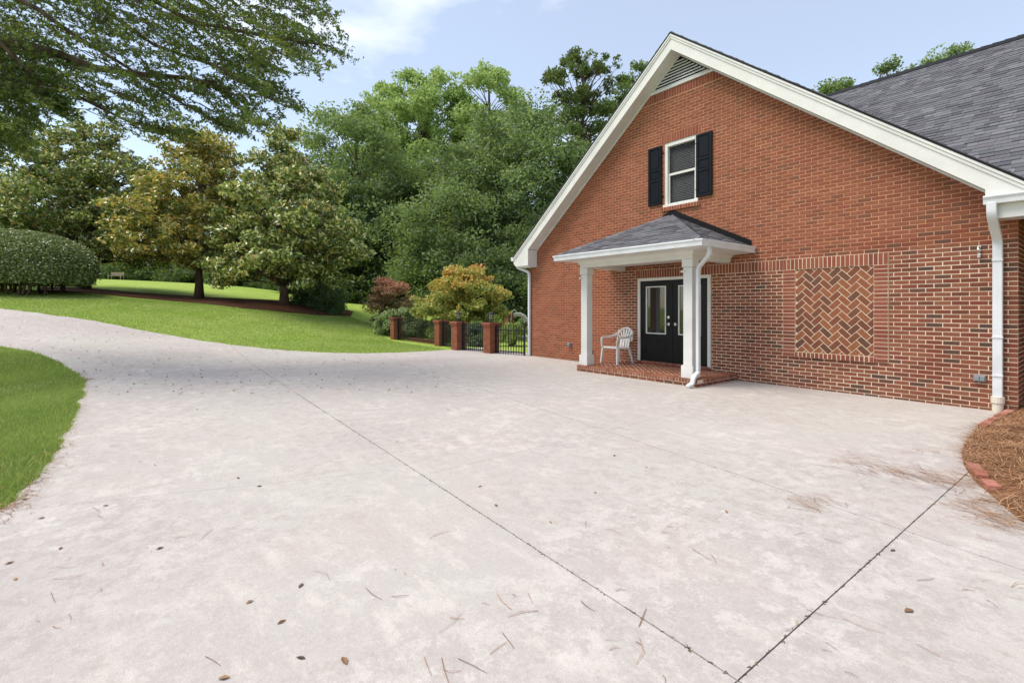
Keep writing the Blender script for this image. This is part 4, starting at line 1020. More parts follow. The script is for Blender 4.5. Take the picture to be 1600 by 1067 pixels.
# ------------------------------------------------------------------ foliage machinery
def leaf_quads(Pc, L, W, upbias=.5, rng=RNG):
    N = len(Pc); n = rng.normal(size=(N, 3)); n /= np.linalg.norm(n, axis=1)[:, None]; n[:, 2] += upbias; n /= np.linalg.norm(n, axis=1)[:, None]
    a = rng.normal(size=(N, 3)); a -= n*(a*n).sum(1)[:, None]; a /= np.linalg.norm(a, axis=1)[:, None]; b = np.cross(n, a)
    l = (L*rng.uniform(.7, 1.3, N))[:, None]/2; w = (W*rng.uniform(.7, 1.3, N))[:, None]/2
    return np.stack([Pc-a*l, Pc+b*w-a*l*.1, Pc+a*l, Pc-b*w-a*l*.1], 1).reshape(-1, 3)
def prof_r(prof, h):
    return np.interp(h, [p[0] for p in prof], [p[1] for p in prof])
def crown_points(base, H, R, prof, h0, nclump, nleaf, cr, flat, rng, inner=.35, lobes=0., squash=1., bflat=.6, tmix=.4):
    """clump centres inside a lathe-like crown from height h0*H to H, leaves gaussian round them"""
    hs = np.linspace(0, 1, 60); w = prof_r(prof, hs)**1.5+.02; cdf = np.cumsum(w)/w.sum(); per_b = 9
    nb_ = max(12, nclump//per_b); hh = np.interp((np.arange(nb_)+rng.random(nb_))/nb_, cdf, hs); th = np.arange(nb_)*2.39996+rng.uniform(-.5, .5, nb_)
    r = prof_r(prof, hh)*R*np.where(rng.random(nb_) < .22, rng.uniform(.1, .5, nb_), rng.uniform(.62, .92, nb_))
    if lobes: r *= 1+lobes*np.sin(3*th+5*hh+rng.random()*6)*np.cos(2*th-7*hh)
    cb = np.stack([base[0]+r*np.cos(th), base[1]+r*np.sin(th)*squash, base[2]+H*(h0+(1-h0)*hh*.97)], -1)
    br = R*rng.uniform(.22, .40, nb_)*(.55+.45*prof_r(prof, hh))
    bi = np.repeat(np.arange(nb_), per_b); g = rng.normal(size=(len(bi), 3)); g /= np.linalg.norm(g, axis=1)[:, None]; g[:, 2] = g[:, 2]*.8+.3
    c = cb[bi]+g*(br[bi]*rng.uniform(.35, 1., len(bi)))[:, None]*np.array([1, 1, bflat])
    nclump = len(c)
    crs = cr*rng.lognormal(0, .35, nclump); per = np.maximum(4, (nleaf/nclump*(crs/cr)**2)).astype(int)
    ci = np.repeat(np.arange(nclump), per); g = rng.normal(size=(len(ci), 3)); 
    g = g/np.linalg.norm(g, axis=1)[:, None]*(rng.random(len(ci))**.42)[:, None]
    P = c[ci]+g*crs[ci][:, None]*np.array([1, 1, flat])
    tone = rng.random(nclump)[ci]*tmix+rng.random(len(ci))*(1-tmix)
    return c, P, tone
def trunk_mesh(m, base, H, r0, lean, rng, frac=.9):
    n = 9; pts = []; rad = []
    for i in range(n):
        f = i/(n-1)*frac; pts.append(base+np.array([lean[0]*f+rng.normal(0, .012*H)*f, lean[1]*f+rng.normal(0, .012*H)*f, H*f-.1*(i == 0)]))
        rad.append(r0*(1.45 if i == 0 else 1)*(1-f)**.8+r0*.06)
    m.tube(pts, rad, 10); return pts, rad
def tree(name, label, base, H, R, prof, h0, nclump, nleaf, cr, L, W, mat, seed, flat=.6, r0=None, nb=40, cat='tree', group=None, inner=.35, up=.5, lobes=.15, lean=(0, 0), squash=1., flowers=0, bflat=.6, tone_h=0., tmix=.4):
    rng = np.random.default_rng(seed); base = np.array(base, float); r0 = r0 or H*.018
    t = thing(name, label, cat, base, group); m = MB(); tp, tr = trunk_mesh(m, base, H, r0, lean, rng)
    c, P, tone = crown_points(base, H, R, prof, h0, nclump, nleaf, cr, flat, rng, inner, lobes, squash, bflat, tmix)
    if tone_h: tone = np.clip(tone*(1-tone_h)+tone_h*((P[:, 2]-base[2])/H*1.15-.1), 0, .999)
    P[:, 2] = np.maximum(P[:, 2], terr(P[:, 0], P[:, 1])+.04)
    c[:, :2] += np.array(lean)*((c[:, 2]-base[2])/H)[:, None]; P[:, :2] += np.array(lean)*((P[:, 2]-base[2])/H)[:, None]
    tpz = np.array([p[2] for p in tp])
    for ci in c[rng.permutation(len(c))[:nb]]:
        hz = max(base[2]+H*h0*.8, ci[2]-.45*np.hypot(*(ci[:2]-base[:2]))-.05*H); k = int(np.clip(np.searchsorted(tpz, hz), 1, len(tp)-1)); s_ = tp[k-1]+(tp[k]-tp[k-1])*np.clip((hz-tpz[k-1])/(tpz[k]-tpz[k-1]+1e-6), 0, 1)
        mid = (s_+ci)/2+rng.normal(0, .05, 3)*np.linalg.norm(ci-s_); mid[2] += .06*np.linalg.norm(ci-s_)
        rr = max(.012, min(tr[k]*.5, .012*np.linalg.norm(ci-s_)+.01)); m.tube([s_, mid, ci], [rr, rr*.65, rr*.25], 5, cap=False)
    m.build('trunk', 'bark', t, smooth=True)
    V = leaf_quads(P, L, W, up, rng); np_mesh('crown', V, 4, tone, mat, t)
    if flowers:
        k = rng.permutation(len(c))[:flowers]; q = c[k]+(c[k]-base-np.array([0, 0, H*.5]))*.06; F = MB()
        for p in q:
            for j in range(6):
                a = j*pi/3; d = np.array([cos(a), sin(a), .5])*.11; s_ = np.array([-sin(a), cos(a), 0])*.05
                F.poly([p, p+d*.6+s_, p+d, p+d*.6-s_])
        F.build('blossom', 'magflower', t)
    return t
def H_from(px, top, d, bz): return CAMZ+(HY-top)/FPX*d-bz

DOME = [(0, .55), (.15, .9), (.35, 1), (.6, .88), (.8, .62), (.93, .34), (1, .08)]
OVAL = [(0, .3), (.2, .75), (.45, 1), (.7, .85), (.88, .5), (1, .1)]
CONE = [(0, .85), (.12, 1), (.35, .9), (.6, .66), (.8, .40), (.93, .2), (1, .05)]
UPR = [(0, .6), (.3, .95), (.6, 1), (.8, .75), (.93, .4), (1, .1)]
BIG = [(0, .8), (.2, 1), (.5, .98), (.75, .78), (.9, .48), (1, .12)]
# magnolias on the lawn
for i, (px, d, top, R, mat, lab, h0) in enumerate([
    (132, 32, 178, 6.0, 'magleaf', 'wide magnolia with open top rising behind the clipped hedge', .17),
    (311, 30, 190, 4.6, 'magleaf_gold', 'bronze tinged magnolia standing in the middle of the three magnolias', .20),
    (444, 28, 200, 4.4, 'magleaf', 'dense green magnolia nearest the round shrub at the lawn corner', .12)]):
    b = base_at(px, d); tree('magnolia_tree', lab, b, H_from(px, top, d, b[2]), R, CONE, h0, 800 if i else 1500, 33000 if i else 54000, .36, .25, .12, mat, 11+i, flat=.65, tmix=.15, r0=.2 if i else .26, nb=130, group='magnolias on the lawn', inner=.3, up=.75, lobes=.2, flowers=24, bflat=.6)
# background trees
BGT = [  # px, d, top, half-width px, h0, mat, prof, leaf count, label, name
    (560, 50, 166, 122, .10, 'leaf_mid', BIG, 46000, 'broad oak with layered dark branches behind the third magnolia', 'oak_tree'),
    (662, 66, 96, 84, .25, 'leaf_light', UPR, 34000, 'tall pale green tree with twin leafy tops behind the broad oak', 'poplar_tree'),
    (766, 66, 84, 74, .25, 'leaf_light', UPR, 32000, 'tall light green poplar peaking above the grey green oak', 'poplar_tree'),
    (600, 70, 112, 56, .3, 'leaf_light', UPR, 18000, 'narrow pale green tree just left of the twin topped tree', 'poplar_tree'),
    (800, 46, 160, 128, .22, 'leaf_grey', DOME, 46000, 'large grey green oak filling the view left of the gable', 'oak_tree'),
    (715, 41, 278, 105, .06, 'leaf_mid', BIG, 34000, 'low spreading tree above the gold maple', 'oak_tree'),
    (640, 48, 270, 80, .05, 'leaf_dark', BIG, 20000, 'dark leafy tree behind the red maple', 'shade_tree'),
    (908, 60, 68, 78, .62, 'leaf_pine', DOME, 9000, 'tall sparse tree with bare lower limbs against the sky', 'pine_tree'),
    (985, 58, 88, 58, .3, 'leaf_mid', OVAL, 14000, 'rounded green tree peeping out above the left roof slope', 'shade_tree'),
    (900, 50, 178, 70, .1, 'leaf_dark', BIG, 20000, 'dark green tree below the tall sparse tree beside the rake', 'shade_tree'),
    (860, 38, 330, 90, .03, 'leaf_dark', BIG, 20000, 'dark undergrowth tree close behind the left house corner', 'shade_tree'),
    (770, 36, 392, 78, .02, 'leaf_dark', BIG, 16000, 'low dark tree in shade behind the gold maple', 'shade_tree'),
    (575, 46, 345, 72, .03, 'leaf_dark', BIG, 16000, 'low dark tree in shade to the left of the red maple', 'shade_tree'),
    (505, 50, 330, 70, .03, 'leaf_dark', BIG, 16000, 'low dark tree glimpsed right of the third magnolia', 'shade_tree'),
    (400, 66, 300, 80, .03, 'leaf_mid', BIG, 12000, 'distant green tree between the second and third magnolia', 'shade_tree'),
    (250, 70, 330, 90, .02, 'leaf_dark', BIG, 12000, 'distant dark tree between the first and second magnolia', 'shade_tree'),
    (110, 72, 330, 90, .02, 'leaf_dark', BIG, 12000, 'distant dark tree behind the far garden bench', 'shade_tree'),
    (1302, 48, 103, 38, .5, 'leaf_mid', OVAL, 7000, 'small leafy tree top showing where the roof valley begins', 'shade_tree'),
    (1378, 52, 92, 50, .5, 'leaf_grey', OVAL, 7000, 'faint tree top barely clearing the shingled roof ridge', 'shade_tree'),
    (1462, 50, 70, 80, .5, 'leaf_mid', OVAL, 14000, 'wide leafy tree top above the shingled ridge at right', 'shade_tree')]
for i, (px, d, top, hw, h0, mat, prof, nl, lab, nm) in enumerate(BGT):
    b = base_at(px, d); H = H_from(px, top, d, b[2]); R = hw*d/FPX
    sparse = nm == 'pine_tree'
    tree(nm, lab, b, H, R, prof, h0, int(nl/(38 if sparse else 44)), nl, (.55 if sparse else .72)*(.8+R/18), .34*d/50, .18*d/50, mat, 40+i, flat=.7, r0=max(.2, H*.014), nb=110, group='trees behind the lawn and house', inner=.25, up=.7, lobes=.22)
# far hedge bank along the top of the lawn
for i, (px, d, top, hw) in enumerate([(20, 62, 405, 70), (115, 62, 408, 60), (225, 61, 414, 58), (300, 60, 418, 50), (380, 58, 424, 50), (455, 56, 425, 55), (530, 50, 432, 45), (560, 44, 440, 40)]):
    b = base_at(px, d); tree('evergreen_bush', ['dark bush behind the bench at the left of the far lawn edge', 'dark bush directly behind the far garden bench', 'dark bush right of the far garden bench', 'dark bush behind the trunk of the middle magnolia', 'dark bush between the two right magnolia trunks', 'dark bush behind the trunk of the rightmost magnolia', 'dark bush behind the round clipped shrub', 'dark bush at the lawn corner left of the red maple'][i], b, H_from(px, top, d, b[2]), hw*d/FPX, BIG, .0, 130, 9000, .8, .30, .17, 'leaf_dark', 90+i, cat='bush', group='bushes along the far lawn edge', nb=12, r0=.08)
# shrubs and maples
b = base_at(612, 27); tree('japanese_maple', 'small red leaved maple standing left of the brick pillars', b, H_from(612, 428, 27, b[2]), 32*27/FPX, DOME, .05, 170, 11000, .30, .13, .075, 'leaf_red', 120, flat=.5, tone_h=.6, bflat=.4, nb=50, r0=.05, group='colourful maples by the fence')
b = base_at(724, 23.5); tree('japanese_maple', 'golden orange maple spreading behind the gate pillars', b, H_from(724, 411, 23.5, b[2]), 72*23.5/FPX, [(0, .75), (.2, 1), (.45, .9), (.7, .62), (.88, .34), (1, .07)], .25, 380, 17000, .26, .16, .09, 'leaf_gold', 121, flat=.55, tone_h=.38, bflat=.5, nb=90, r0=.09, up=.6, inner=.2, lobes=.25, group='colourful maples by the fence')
b = base_at(622, 24.3); tree('sage_shrub', 'grey green shrub spilling over the end pillars of the fence', b, H_from(622, 480, 24.3, b[2]), 36*24.3/FPX, DOME, .0, 130, 9000, .26, .11, .06, 'leaf_sage', 122, flat=.7, nb=25, r0=.04, cat='shrub')
b = base_at(645, 23.6); tree('sage_shrub', 'pale low shrub seen through the far fence panel', b, .75, .55, DOME, .0, 50, 2600, .18, .10, .05, 'leaf_sage', 123, flat=.7, nb=12, r0=.03, cat='shrub')
b = base_at(512, 28.5); tree('round_shrub', 'rounded dark green shrub under the rightmost magnolia', b, H_from(512, 447, 28.5, b[2]), 30*28.5/FPX, [(0, .9), (.3, 1), (.6, .9), (.85, .6), (1, .15)], .0, 190, 14000, .22, .10, .055, 'leaf_dark', 124, flat=.8, nb=14, r0=.04, cat='shrub', inner=.55)
b = base_at(480, 29.2); tree('round_shrub', 'smaller dark shrub tucked left of the rounded one', b, H_from(480, 455, 29.2, b[2]), 24*29.2/FPX, DOME, .0, 90, 6000, .22, .10, .055, 'leaf_dark', 125, flat=.8, nb=10, r0=.04, cat='shrub')
# fern like plant behind the right fence panel
def fern(base, H, n, seed, label):
    rng = np.random.default_rng(seed); t = thing('arching_plant', label, 'plant', base, 'arching plants behind the fence'); st = MB(); LP = []
    for i in range(n):
        a = rng.uniform(0, 2*pi); R = rng.uniform(.25, .75); pts = []
        for k in range(7):
            f = k/6; pts.append(np.array(base)+np.array([cos(a)*R*f, sin(a)*R*f, H*(.35+.65*(i % 5)/4)*sin(pi*min(1, f*.86))*1.05+.02]))
        st.tube(pts, [.008]*6+[.003], 4, cap=False)
        for k in range(1, 7):
            for j in range(9): LP.append(pts[k-1]+(pts[k]-pts[k-1])*(j/9)+rng.normal(0, .05, 3))
    st.build('stem', 'leaf_fern', t); P = np.array(LP); P = P[P[:, 2] > base[2]]; V = leaf_quads(P, .20, .022, .4, rng); np_mesh('fronds', V, 4, rng.random(len(P)), 'leaf_fern', t)
fern(base_at(800, 19.5), .82, 60, 130, 'pale green arching plant behind the fence panel beside the house')
fern(base_at(770, 22), 1.1, 26, 131, 'lower arching plant seen past the right gate pillar')
for (px, d, h_, r_, mt, lab) in [(742, 19.6, .95, .75, 'leaf_mid', 'green shrub just behind the iron gate'), (690, 21.5, .9, .7, 'leaf_fern', 'light green shrub behind the short fence panel'), (668, 24.5, .95, .8, 'leaf_mid', 'green shrub behind the far fence panel'), (760, 24, 1.0, .9, 'leaf_dark', 'dark shrub between the gate pillars further back'), (822, 27, .9, .8, 'leaf_mid', 'green shrub behind the pool slide by the house corner')]:
    b = base_at(px, d); tree('garden_shrub', lab, b, h_, r_, DOME, .0, 70, 3600, .16, .11, .055, mt, 140+px, flat=.7, nb=10, r0=.03, cat='shrub', group='shrubs behind the iron fence')
# clipped hedge at far left
hb_ = base_at(48, 25.0); Hh = H_from(48, 361, 25.0, hb_[2]); hd = thing('clipped_hedge', 'large dome shaped clipped hedge at the left edge of the lawn', 'hedge', hb_)
rng = np.random.default_rng(200); N = 60000
ax = np.append(RT, 0); ay = np.append(FW, 0); Lx, Ly = 3.75, 2.2; ctr = hb_-ax*.75
u = rng.uniform(0, 2*pi, N); sphi = rng.uniform(-.32, 1, N); cphi = np.sqrt(1-np.clip(sphi, 0, 1)**2.6)*np.where(sphi < 0, 1+sphi*.35, 1)
jit = 1+rng.normal(0, .02, N)-rng.random(N)**3*.12+rng.random(N)**14*.10
zz = hb_[2]+Hh*(.30+.70*np.where(sphi > 0, sphi, sphi*.75))
P = ctr+np.outer(np.cos(u)*cphi*Lx*jit, ax)+np.outer(np.sin(u)*cphi*Ly*jit, ay); P[:, 2] = zz+rng.normal(0, .02, N)
np_mesh('foliage', leaf_quads(P, .11, .06, .3, rng), 4, rng.random(N), 'leaf_hedge', hd)
m = MB(); nu, nvv = 36, 12; vs = []
for j in range(nvv+1):
    s_ = -.30+1.28*j/nvv; s_ = min(s_, .98); cp = sqrt(max(0, 1-max(s_, 0)**2.6))*(1+min(s_, 0)*.35)*.90
    for i in range(nu):
        a = 2*pi*i/nu; q = ctr+ax*cos(a)*cp*Lx+ay*sin(a)*cp*Ly; vs.append((q[0], q[1], hb_[2]+Hh*(.30+.66*(s_ if s_ > 0 else s_*.7))))
m.mesh(vs, [(j*nu+i, j*nu+(i+1) % nu, (j+1)*nu+(i+1) % nu, (j+1)*nu+i) for j in range(nvv) for i in range(nu)]+[tuple(range(nvv*nu, nvv*nu+nu))]); m.build('inner_foliage', 'leaf_hedge', hd, smooth=True)
for i in range(26):
    m = MB()
    a = rng.uniform(0, 2*pi); r = rng.random()**.5; q = ctr+ax*cos(a)*r*Lx*.75+ay*sin(a)*r*Ly*.75; z0 = tz(q[0], q[1])
    m.tube([(q[0], q[1], z0-.05), (q[0]+rng.normal(0, .1), q[1]+rng.normal(0, .1), z0+Hh*.2), (q[0]+rng.normal(0, .3), q[1]+rng.normal(0, .3), z0+Hh*.45)], [.06, .05, .03], 6); m.build('stem', 'bark', hd, smooth=True)

# overhanging oak: trunk left of the frame, limbs reach into the picture
rng = np.random.default_rng(300)
ob = base_at(-520, 9.5); oak = thing('overhanging_oak', 'oak reaching leafy branches in across the upper left sky', 'tree', ob)
LIMBS = [[(-300, 60, 9.5), (20, 66, 9.6), (90, 84, 9.8), (150, 107, 10), (215, 116, 10.3), (290, 122, 10.8), (360, 140, 11.2)],
         [(-300, -60, 9.2), (60, -60, 9.4), (230, -5, 9.7), (300, 34, 10), (360, 46, 10.3), (430, 60, 10.7), (515, 72, 11)],
         [(-260, -20, 9), (-30, -30, 9.2), (60, 15, 9.4), (115, 55, 9.8), (190, 100, 10.2), (290, 165, 10.6), (360, 200, 11)],
         [(-250, -40, 10), (60, -70, 10.3), (140, 0, 10.6), (240, 70, 11), (340, 105, 11.3), (430, 158, 11.6)],
         [(-200, -90, 10.5), (220, -70, 10.8), (330, 10, 11.2), (385, 75, 11.6), (410, 130, 12)],
         [(-260, 50, 9), (-60, 30, 9.2), (0, 68, 9.3), (35, 100, 9.5), (60, 125, 9.8), (90, 180, 10.2)],
         [(-250, 20, 9.8), (40, 110, 10.2), (120, 150, 10.6), (200, 190, 11), (270, 205, 11.3)]]
om = MB(); limb_pts = []
top = ob+np.array([0, 0, 5.2])
om.tube([ob-np.array([0, 0, .15]), ob+np.array([.1, 0, 1.5]), ob+np.array([.15, .1, 3.4]), top, top+np.array([.6, .3, 3.5])], [.48, .36, .32, .27, .12], 12)
for li, Lb in enumerate(LIMBS):
    pts = [atd(*p) for p in Lb]; pts = [top+np.array([0, 0, rng.uniform(-1.2, 1.8)])]+pts
    n = len(pts); r0 = (.10, .055, .05, .05, .04, .05, .04)[li]; rad = [r0*1.3]+[r0*(1-i/(n-1))**.8+.008 for i in range(n-1)]
    om.tube(pts, rad, 7, cap=False)
    for i in range(1, n-1):
        for k in range(14):
            t_ = k/14; limb_pts.append(pts[i]*(1-t_)+pts[i+1]*t_)
limb_pts = np.array(limb_pts)
REG = [(-120, -120), (500, -120), (525, 5), (556, 74), (512, 118), (470, 126), (480, 172), (436, 200), (400, 214), (350, 204), (318, 214), (260, 228), (200, 205), (140, 176), (90, 190), (50, 230), (0, 265), (-120, 265)]
LP = []; LT = []; rx = np.append(RT, 0); fx = np.append(FW, 0); ns = 0
def pxof(p):
    d = (p[:2]-CAM)@FW; return CX+FPX*((p[:2]-CAM)@RT)/d, HY-FPX*(p[2]-CAMZ)/d
while ns < 980:
    px, py = rng.uniform(-130, 520), rng.uniform(-120, 250)
    if ns >= 860: q_ = LIMBS[ns % 7]; k_ = len(q_)-2; t_ = rng.random(); px, py = (q_[k_][j_]*(1-t_)+q_[k_+1][j_]*t_ for j_ in (0, 1))
    if not inpoly(px, py, REG): continue
    if ns % 5 == 0 and ns < 860: px, py = rng.uniform(-130, 45), rng.uniform(60, 265)
    elif px < 330 and py > 60 and px > 60 and rng.random() < .35: continue
    if not inpoly(px, py, REG): continue
    a = atd(px, py, rng.uniform(9.2, 12.4) if ns < 860 else q_[-1][2]+rng.normal(0, .1)); L = rng.uniform(.55, 1.35) if ns < 860 else rng.uniform(.3, .65)
    d0 = rx*rng.uniform(.45, 1.0)+fx*rng.normal(0, .35)+np.array([0, 0, rng.normal(-.22, .22)]); d0 /= np.linalg.norm(d0)
    e = a+d0*L+np.array([0, 0, -.12*L])
    if ns < 860 and not inpoly(*pxof(e), REG): continue
    ns += 1; tone = rng.random()*.55; mid = a+d0*L*.5
    om.tube([a-d0*.25+np.array([0, 0, .02]), a, mid, e], [.010, .008, .005, .002], 4, cap=False)
    side = np.cross(d0, (0, 0, 1)); side /= np.linalg.norm(side); nt = int(L*13)
    for k in range(nt):
        f = (k+.5)/nt; p0 = (1-f)**2*a+2*f*(1-f)*mid+f*f*e; sg = 1 if k % 2 else -1
        td = d0*rng.uniform(.4, .9)+side*sg*rng.uniform(.3, .9)+np.array([0, 0, rng.normal(-.12, .3)]); td /= np.linalg.norm(td); tl = rng.uniform(.14, .36)*(1.15-.5*f)
        nn = int(rng.integers(7, 15)); ff = rng.random(nn)**.8
        LP.append(p0+np.outer(ff*tl, td)+rng.normal(0, .022, (nn, 3))); LT.append(tone+rng.random(nn)*.44)
        om.tube([p0, p0+td*tl], [.0028, .0015], 3, cap=False)
om.build('trunk', 'bark', oak, smooth=True)
P = np.concatenate(LP); np_mesh('crown', leaf_quads(P, .080, .033, .3, rng), 4, np.concatenate(LT), 'oakleaf', oak)

# ------------------------------------------------------------------ fence, pillars, gate, pool slide, bench, chair
PIL = {}
def pillar_mesh():
    m = MB(); c = MB(); w = .195
    m.box(-w+.012, w-.012, -w+.012, w-.012, -.15, .94)
    for k in range(-1, 14):
        z = (k+.5)*CO
        for s in range(4):
            for (a, b) in (((-w, -.0), (-.0, w)) if (k+s) % 2 else ((-w, -.09), (-.09, .09), (.09, w))):
                v, f = brick_mesh(b-a-JT, CO-JT, .02); R = Matrix.Rotation(s*pi/2, 3, 'Z')
                c.mesh([tuple(R @ Vector((x+(a+b)/2, y-w, q+z))) for x, y, q in v], f, random.random())
    e = MB()
    for (o_, z0, z1) in ((.022, .945, 1.01), (.045, 1.012, 1.085)): e.box(-w-o_, w+o_, -w-o_, w+o_, z0, z1)
    return m, c, e
pm1, pm2, pm3 = pillar_mesh()
PMS = []
for mm_, nm, mt in ((pm1, 'shaft_core', 'mortar'), (pm2, 'brick_shaft', 'brick'), (pm3, 'brick_cap', 'soldier')):
    o = mm_.build(nm, mt, None, attr=True, bev=.004 if nm == 'brick_cap' else 0); PMS.append((nm, o.data)); bpy.data.objects.remove(o)
def pillar(x, y, label, lamp=False, h=1.0, s=1.0):
    z = tz(x, y); t = thing('brick_pillar', label, 'pillar', (x, y, z), 'brick fence pillars')
    h *= .95
    for nm, me_ in PMS:
        o = link(me_, nm, t); o.scale = (s, s, h)
        if nm == 'brick_shaft': prop(o, kind='stuff')
    if lamp:
        zz = z+1.085*h; k9 = .85; L = MB(); L.tube([(x, y, zz), (x, y, zz+k9*.03)], .09, 12); L.tube([(x, y, zz+k9*.03), (x, y, zz+k9*.10)], .02, 8); L.tube([(x, y, zz+k9*.10), (x, y, zz+k9*.125)], .09, 12)
        for k in range(6):
            a = k*pi/3; L.tube([(x+.08*cos(a), y+.08*sin(a), zz+k9*.12), (x+.08*cos(a), y+.08*sin(a), zz+k9*.33)], .008, 5)
        L.tube([(x, y, zz+k9*.33), (x, y, zz+k9*.36), (x, y, zz+k9*.42)], [.125, .115, .02], 12); L.tube([(x, y, zz+k9*.42), (x, y, zz+k9*.45)], .015, 6)
        ln = L.build('lantern', 'iron', t); g = MB(); g.tube([(x, y, zz+k9*.128), (x, y, zz+k9*.328)], .064, 12); g.build('lantern_glass', 'lglass', ln)
    return t
YFE = -.22
P1 = (-1.50, -.40); P2 = (-3.18, -.62)
pillar(*P1, 'right brick gate pillar with a lantern, nearest the house', True)
pillar(*P2, 'left brick gate pillar with a lantern, at the lawn edge', True)
pillar(-5.50, .0, 'dark shaded brick pillar standing between gate and end pillar', False, .98)
pillar(-9.45, -.10, 'brick end pillar of the fence at the lawn corner', False, .97)
b = base_at(607.5, 25.5); pillar(b[0], b[1], 'narrow brick pillar half hidden behind the end pillar', False, .95, .9)
b = base_at(654, 28); pillar(b[0], b[1], 'brick pillar seen through the far fence panel', False, 1.0, 1.0)
b = base_at(795, 27.5); pillar(b[0], b[1], 'brick pillar beyond the fence beside the pool slide', False, 1.05, 1.0)
pick = MB().box(-.009, .009, -.009, .009, 0, 1.0).build('t', 'iron', None); pickm = pick.data; bpy.data.objects.remove(pick)
def panel_fence(name, label, cat, p, q, h=.98, rails=(.12, .80), pitch=.105, post=True, midrail=False, group=None):
    p, q = np.array(p, float), np.array(q, float); z = tz(*((p+q)/2)); t = thing(name, label, cat, (*((p+q)/2), z), group)
    L = np.linalg.norm(q-p); d = (q-p)/L; ang = math.atan2(d[1], d[0]); n = max(2, int(L/pitch))
    for i in range(n+1):
        c = p+d*(L*i/n); end = post and i in (0, n)
        o = link(pickm, 'post' if end else 'picket', t, (c[0]-(p+q)[0]/2, c[1]-(p+q)[1]/2, .04)); o.scale = (2.6, 2.6, h+.03) if end else (1, 1, h-.04); o.rotation_euler.z = ang
    for r in rails:
        m = MB(); a = np.append(p, z+r); b = np.append(q, z+r); m.rect_tube([a, b], .03, .035, (0, 0, 1)); m.build('rail', 'iron', t)
    return t
panel_fence('iron_fence_panel', 'black iron fence panel between house corner and right pillar', 'fence panel', (-.08, -.16), (-1.29, -.37), group='iron fence panels')
g = panel_fence('iron_gate', 'black iron gate hung between the two lantern pillars', 'gate', (-1.73, -.43), (-2.95, -.59), .98, (.10, .28, .80, .90), .10)
m = MB(); m.box(-2.84, -2.80, -.60, -.56, .55, .62); m.build('latch', 'iron', g)
panel_fence('iron_fence_panel', 'short black iron fence panel left of the left lantern pillar', 'fence panel', (-3.41, -.56), (-5.28, -.04), group='iron fence panels')
panel_fence('iron_fence_panel', 'black iron fence panel running to the end pillar', 'fence panel', (-5.72, -.0), (-9.23, -.09), group='iron fence panels')
b = base_at(607.5, 25.5); panel_fence('iron_fence_panel', 'black iron fence panel turning away behind the end pillar', 'fence panel', (-9.5, .16), (b[0], b[1]-.25), group='iron fence panels')
# low planting bed edge behind fence
m = MB(); m.box(-9.0, -5.8, .25, .4, -.05, .15); o = m.build('garden_kerb', 'soldier', None, loc=(-7.2, .3, 0), bev=.01); prop(o, 'low brick kerb along the foot of the far fence panel', 'kerb')
# pool slide
sb_ = base_at(806, 24); ps = thing('pool_slide', 'white curved pool slide with looped handrails behind the fence', 'pool slide', sb_)
ax3 = np.append(RT, 0); dp3 = np.append(FW, 0); up3 = np.array([0, 0, 1.])
def sp(r, f, z): return sb_+ax3*r+dp3*f+up3*z
m = MB(); path = [(-.12, 1.08), (.05, 1.12), (.25, 1.11), (.45, 1.0), (.62, .78), (.74, .5), (.80, .28)]; sec = []
for (r, z) in path:
    for k in range(9):
        a = pi+pi*k/8; sec.append(sp(r+.0, cos(a)*.24, z+.16+sin(a)*.16))
fs = [(j*9+k, j*9+k+1, (j+1)*9+k+1, (j+1)*9+k) for j in range(len(path)-1) for k in range(8)]
m.mesh(sec, fs); o = m.build('chute', 'plastic', ps, smooth=True); md = o.modifiers.new('solid', 'SOLIDIFY'); md.thickness = .03
for f in (-.2, .2):
    m = MB(); m.tube([sp(-.25, f, .0), sp(-.24, f, .9), sp(-.2, f, 1.3), sp(-.1, f, 1.42), sp(.0, f, 1.36), sp(.06, f, 1.15)], .018, 8); m.build('handrail', 'plastic', ps, smooth=True)
for k in range(4):
    m = MB(); m.rect_tube([sp(-.24, -.2, .22+k*.24), sp(-.24, .2, .22+k*.24)], .08, .03, (0, 0, 1)); m.build('step', 'plastic', ps)
m = MB(); m.tube([sp(.45, 0, .0), sp(.40, 0, 1.05)], .04, 8); m.build('support_post', 'plastic', ps)
# far bench
bb = base_at(180, 57); bn = thing('garden_bench', 'weathered pale bench far off at the top of the lawn', 'bench', bb)
def bp(r, f, z): return bb+ax3*r+dp3*f+up3*z
def bar(m, a, b, w, h): m.rect_tube([a, b], w, h, (0, 0, 1))
MAT['oldwood'] = m_paint('weathered_wood', lin(176, 164, 140), .8, .15, 6, .1)
for k in range(4): m = MB(); bar(m, bp(-.75, -.1+k*.12, .42), bp(.75, -.1+k*.12, .42), .10, .03); m.build('seat_slat', 'oldwood', bn)
for z in (.56, .70, .84): m = MB(); bar(m, bp(-.75, .34, z), bp(.75, .34, z), .03, .09); m.build('back_slat', 'oldwood', bn)
for r in (-.72, .72):
    for f, h in ((-.12, .62), (.36, .92)): m = MB(); m.tube([bp(r, f, -.1), bp(r, f, h)], .035, 6); m.build('leg', 'oldwood', bn)
    m = MB(); bar(m, bp(r, -.14, .63), bp(r, .36, .63), .07, .03); m.build('armrest', 'oldwood', bn)

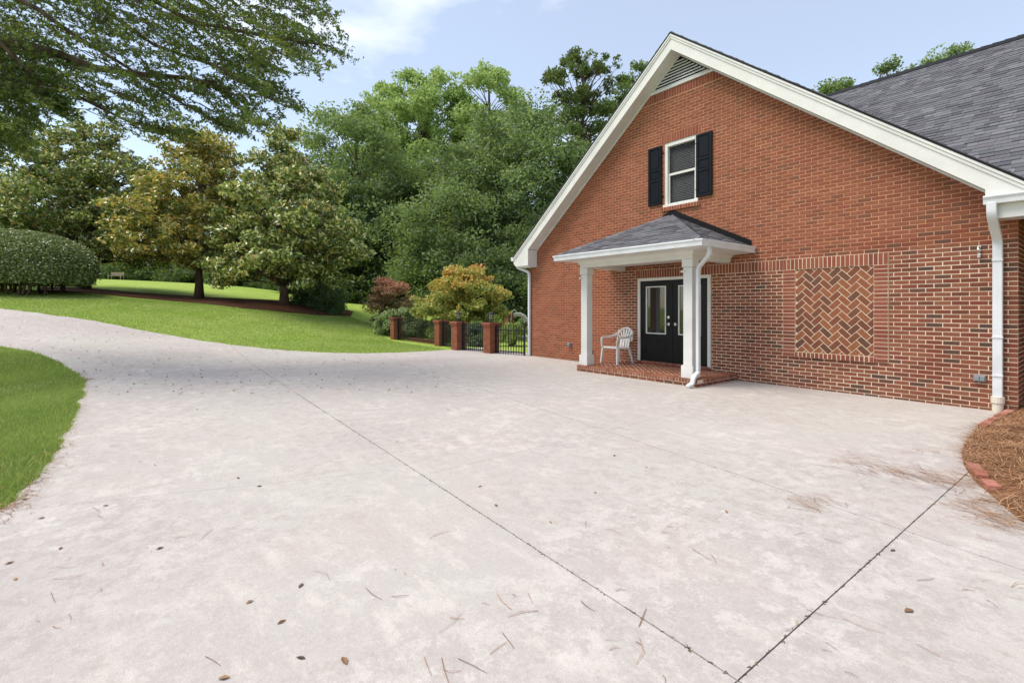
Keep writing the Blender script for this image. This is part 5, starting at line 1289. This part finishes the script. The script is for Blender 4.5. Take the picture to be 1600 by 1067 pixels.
# plastic chair on the porch
ch0 = np.array([3.82, -.46, PZ-.006]); fdir = np.array([-.12, -1.0]); ch = thing('plastic_chair', 'white plastic armchair with fan slatted back standing on the porch', 'chair', ch0)
fd = np.append(fdir/np.linalg.norm(fdir), 0); sd3 = np.array([-fd[1], fd[0], 0])
def cp(f, s, z): return ch0+fd*f+sd3*s+up3*z
m = MB(); m.mesh([cp(.24, -.25, .41), cp(.24, .25, .41), cp(-.22, .21, .385), cp(-.22, -.21, .385), cp(.24, -.25, .36), cp(.24, .25, .36), cp(-.22, .21, .345), cp(-.22, -.21, .345)], [(0, 1, 2, 3), (7, 6, 5, 4), (0, 4, 5, 1), (1, 5, 6, 2), (2, 6, 7, 3), (3, 7, 4, 0)]); m.build('seat', 'plastic', ch, bev=.015)
def bk(s, h): # back surface point: lateral s, height h
    return cp(-.22-.22*(h-.40)*.9-.02+.35*s*s, s, h)
top_h, hwid = .86, .25
# rounded outer rim of the fan back
rim = []
for k in range(25):
    a = pi*(-.12+1.24*k/24); rim.append(bk(cos(a)*hwid*-1, .62+sin(a)*.235))
m = MB(); m.tube(rim, .022, 6); m.build('back_rim', 'plastic', ch, smooth=True)
for i in range(7):
    a = pi*(.08+.84*i/6); top_ = bk(-cos(a)*hwid*.95, .62+sin(a)*.23); bot = bk((i-3)*.038, .57); w = sd3*.021
    m = MB(); m.prism([bot-w*.72, bot+w*.72, top_+w*1.25, top_-w*1.25], -fd*.012); m.build('back_slat', 'plastic', ch)
m = MB(); m.prism([bk(-.17, .55), bk(.17, .55), bk(.15, .60), bk(-.15, .60)], -fd*.014)
for s in (-.13, -.045, .045, .13): m.prism([bk(s-.032, .39), bk(s+.032, .39), bk(s+.032, .55), bk(s-.032, .55)], -fd*.012)
m.build('lower_back', 'plastic', ch)
for s in (-1, 1):
    m = MB(); arm = [bk(s*.21, .80), bk(s*.26, .70), cp(-.12, s*.285, .645), cp(.05, s*.29, .63), cp(.20, s*.285, .63), cp(.245, s*.28, .60), cp(.25, s*.27, .50), cp(.245, s*.255, .40)]
    m.rect_tube(smooth_path(arm, 3), .05, .022, (0, 0, 1.0) if False else tuple(sd3*s*.2+up3*.0+fd*.0+np.array([0, 0, .001])+sd3*.8*s)); m.build('armrest', 'plastic', ch)
    m = MB(); m.prism([cp(.245, s*.27, .40), cp(.165, s*.27, .40), cp(.235, s*.30, 0), cp(.285, s*.30, 0)], -sd3*s*.035); m.build('leg', 'plastic', ch)
    m = MB(); m.prism([cp(-.17, s*.215, .39), cp(-.235, s*.205, .39), cp(-.325, s*.24, 0), cp(-.285, s*.25, 0)], -sd3*s*.035); m.build('leg', 'plastic', ch)
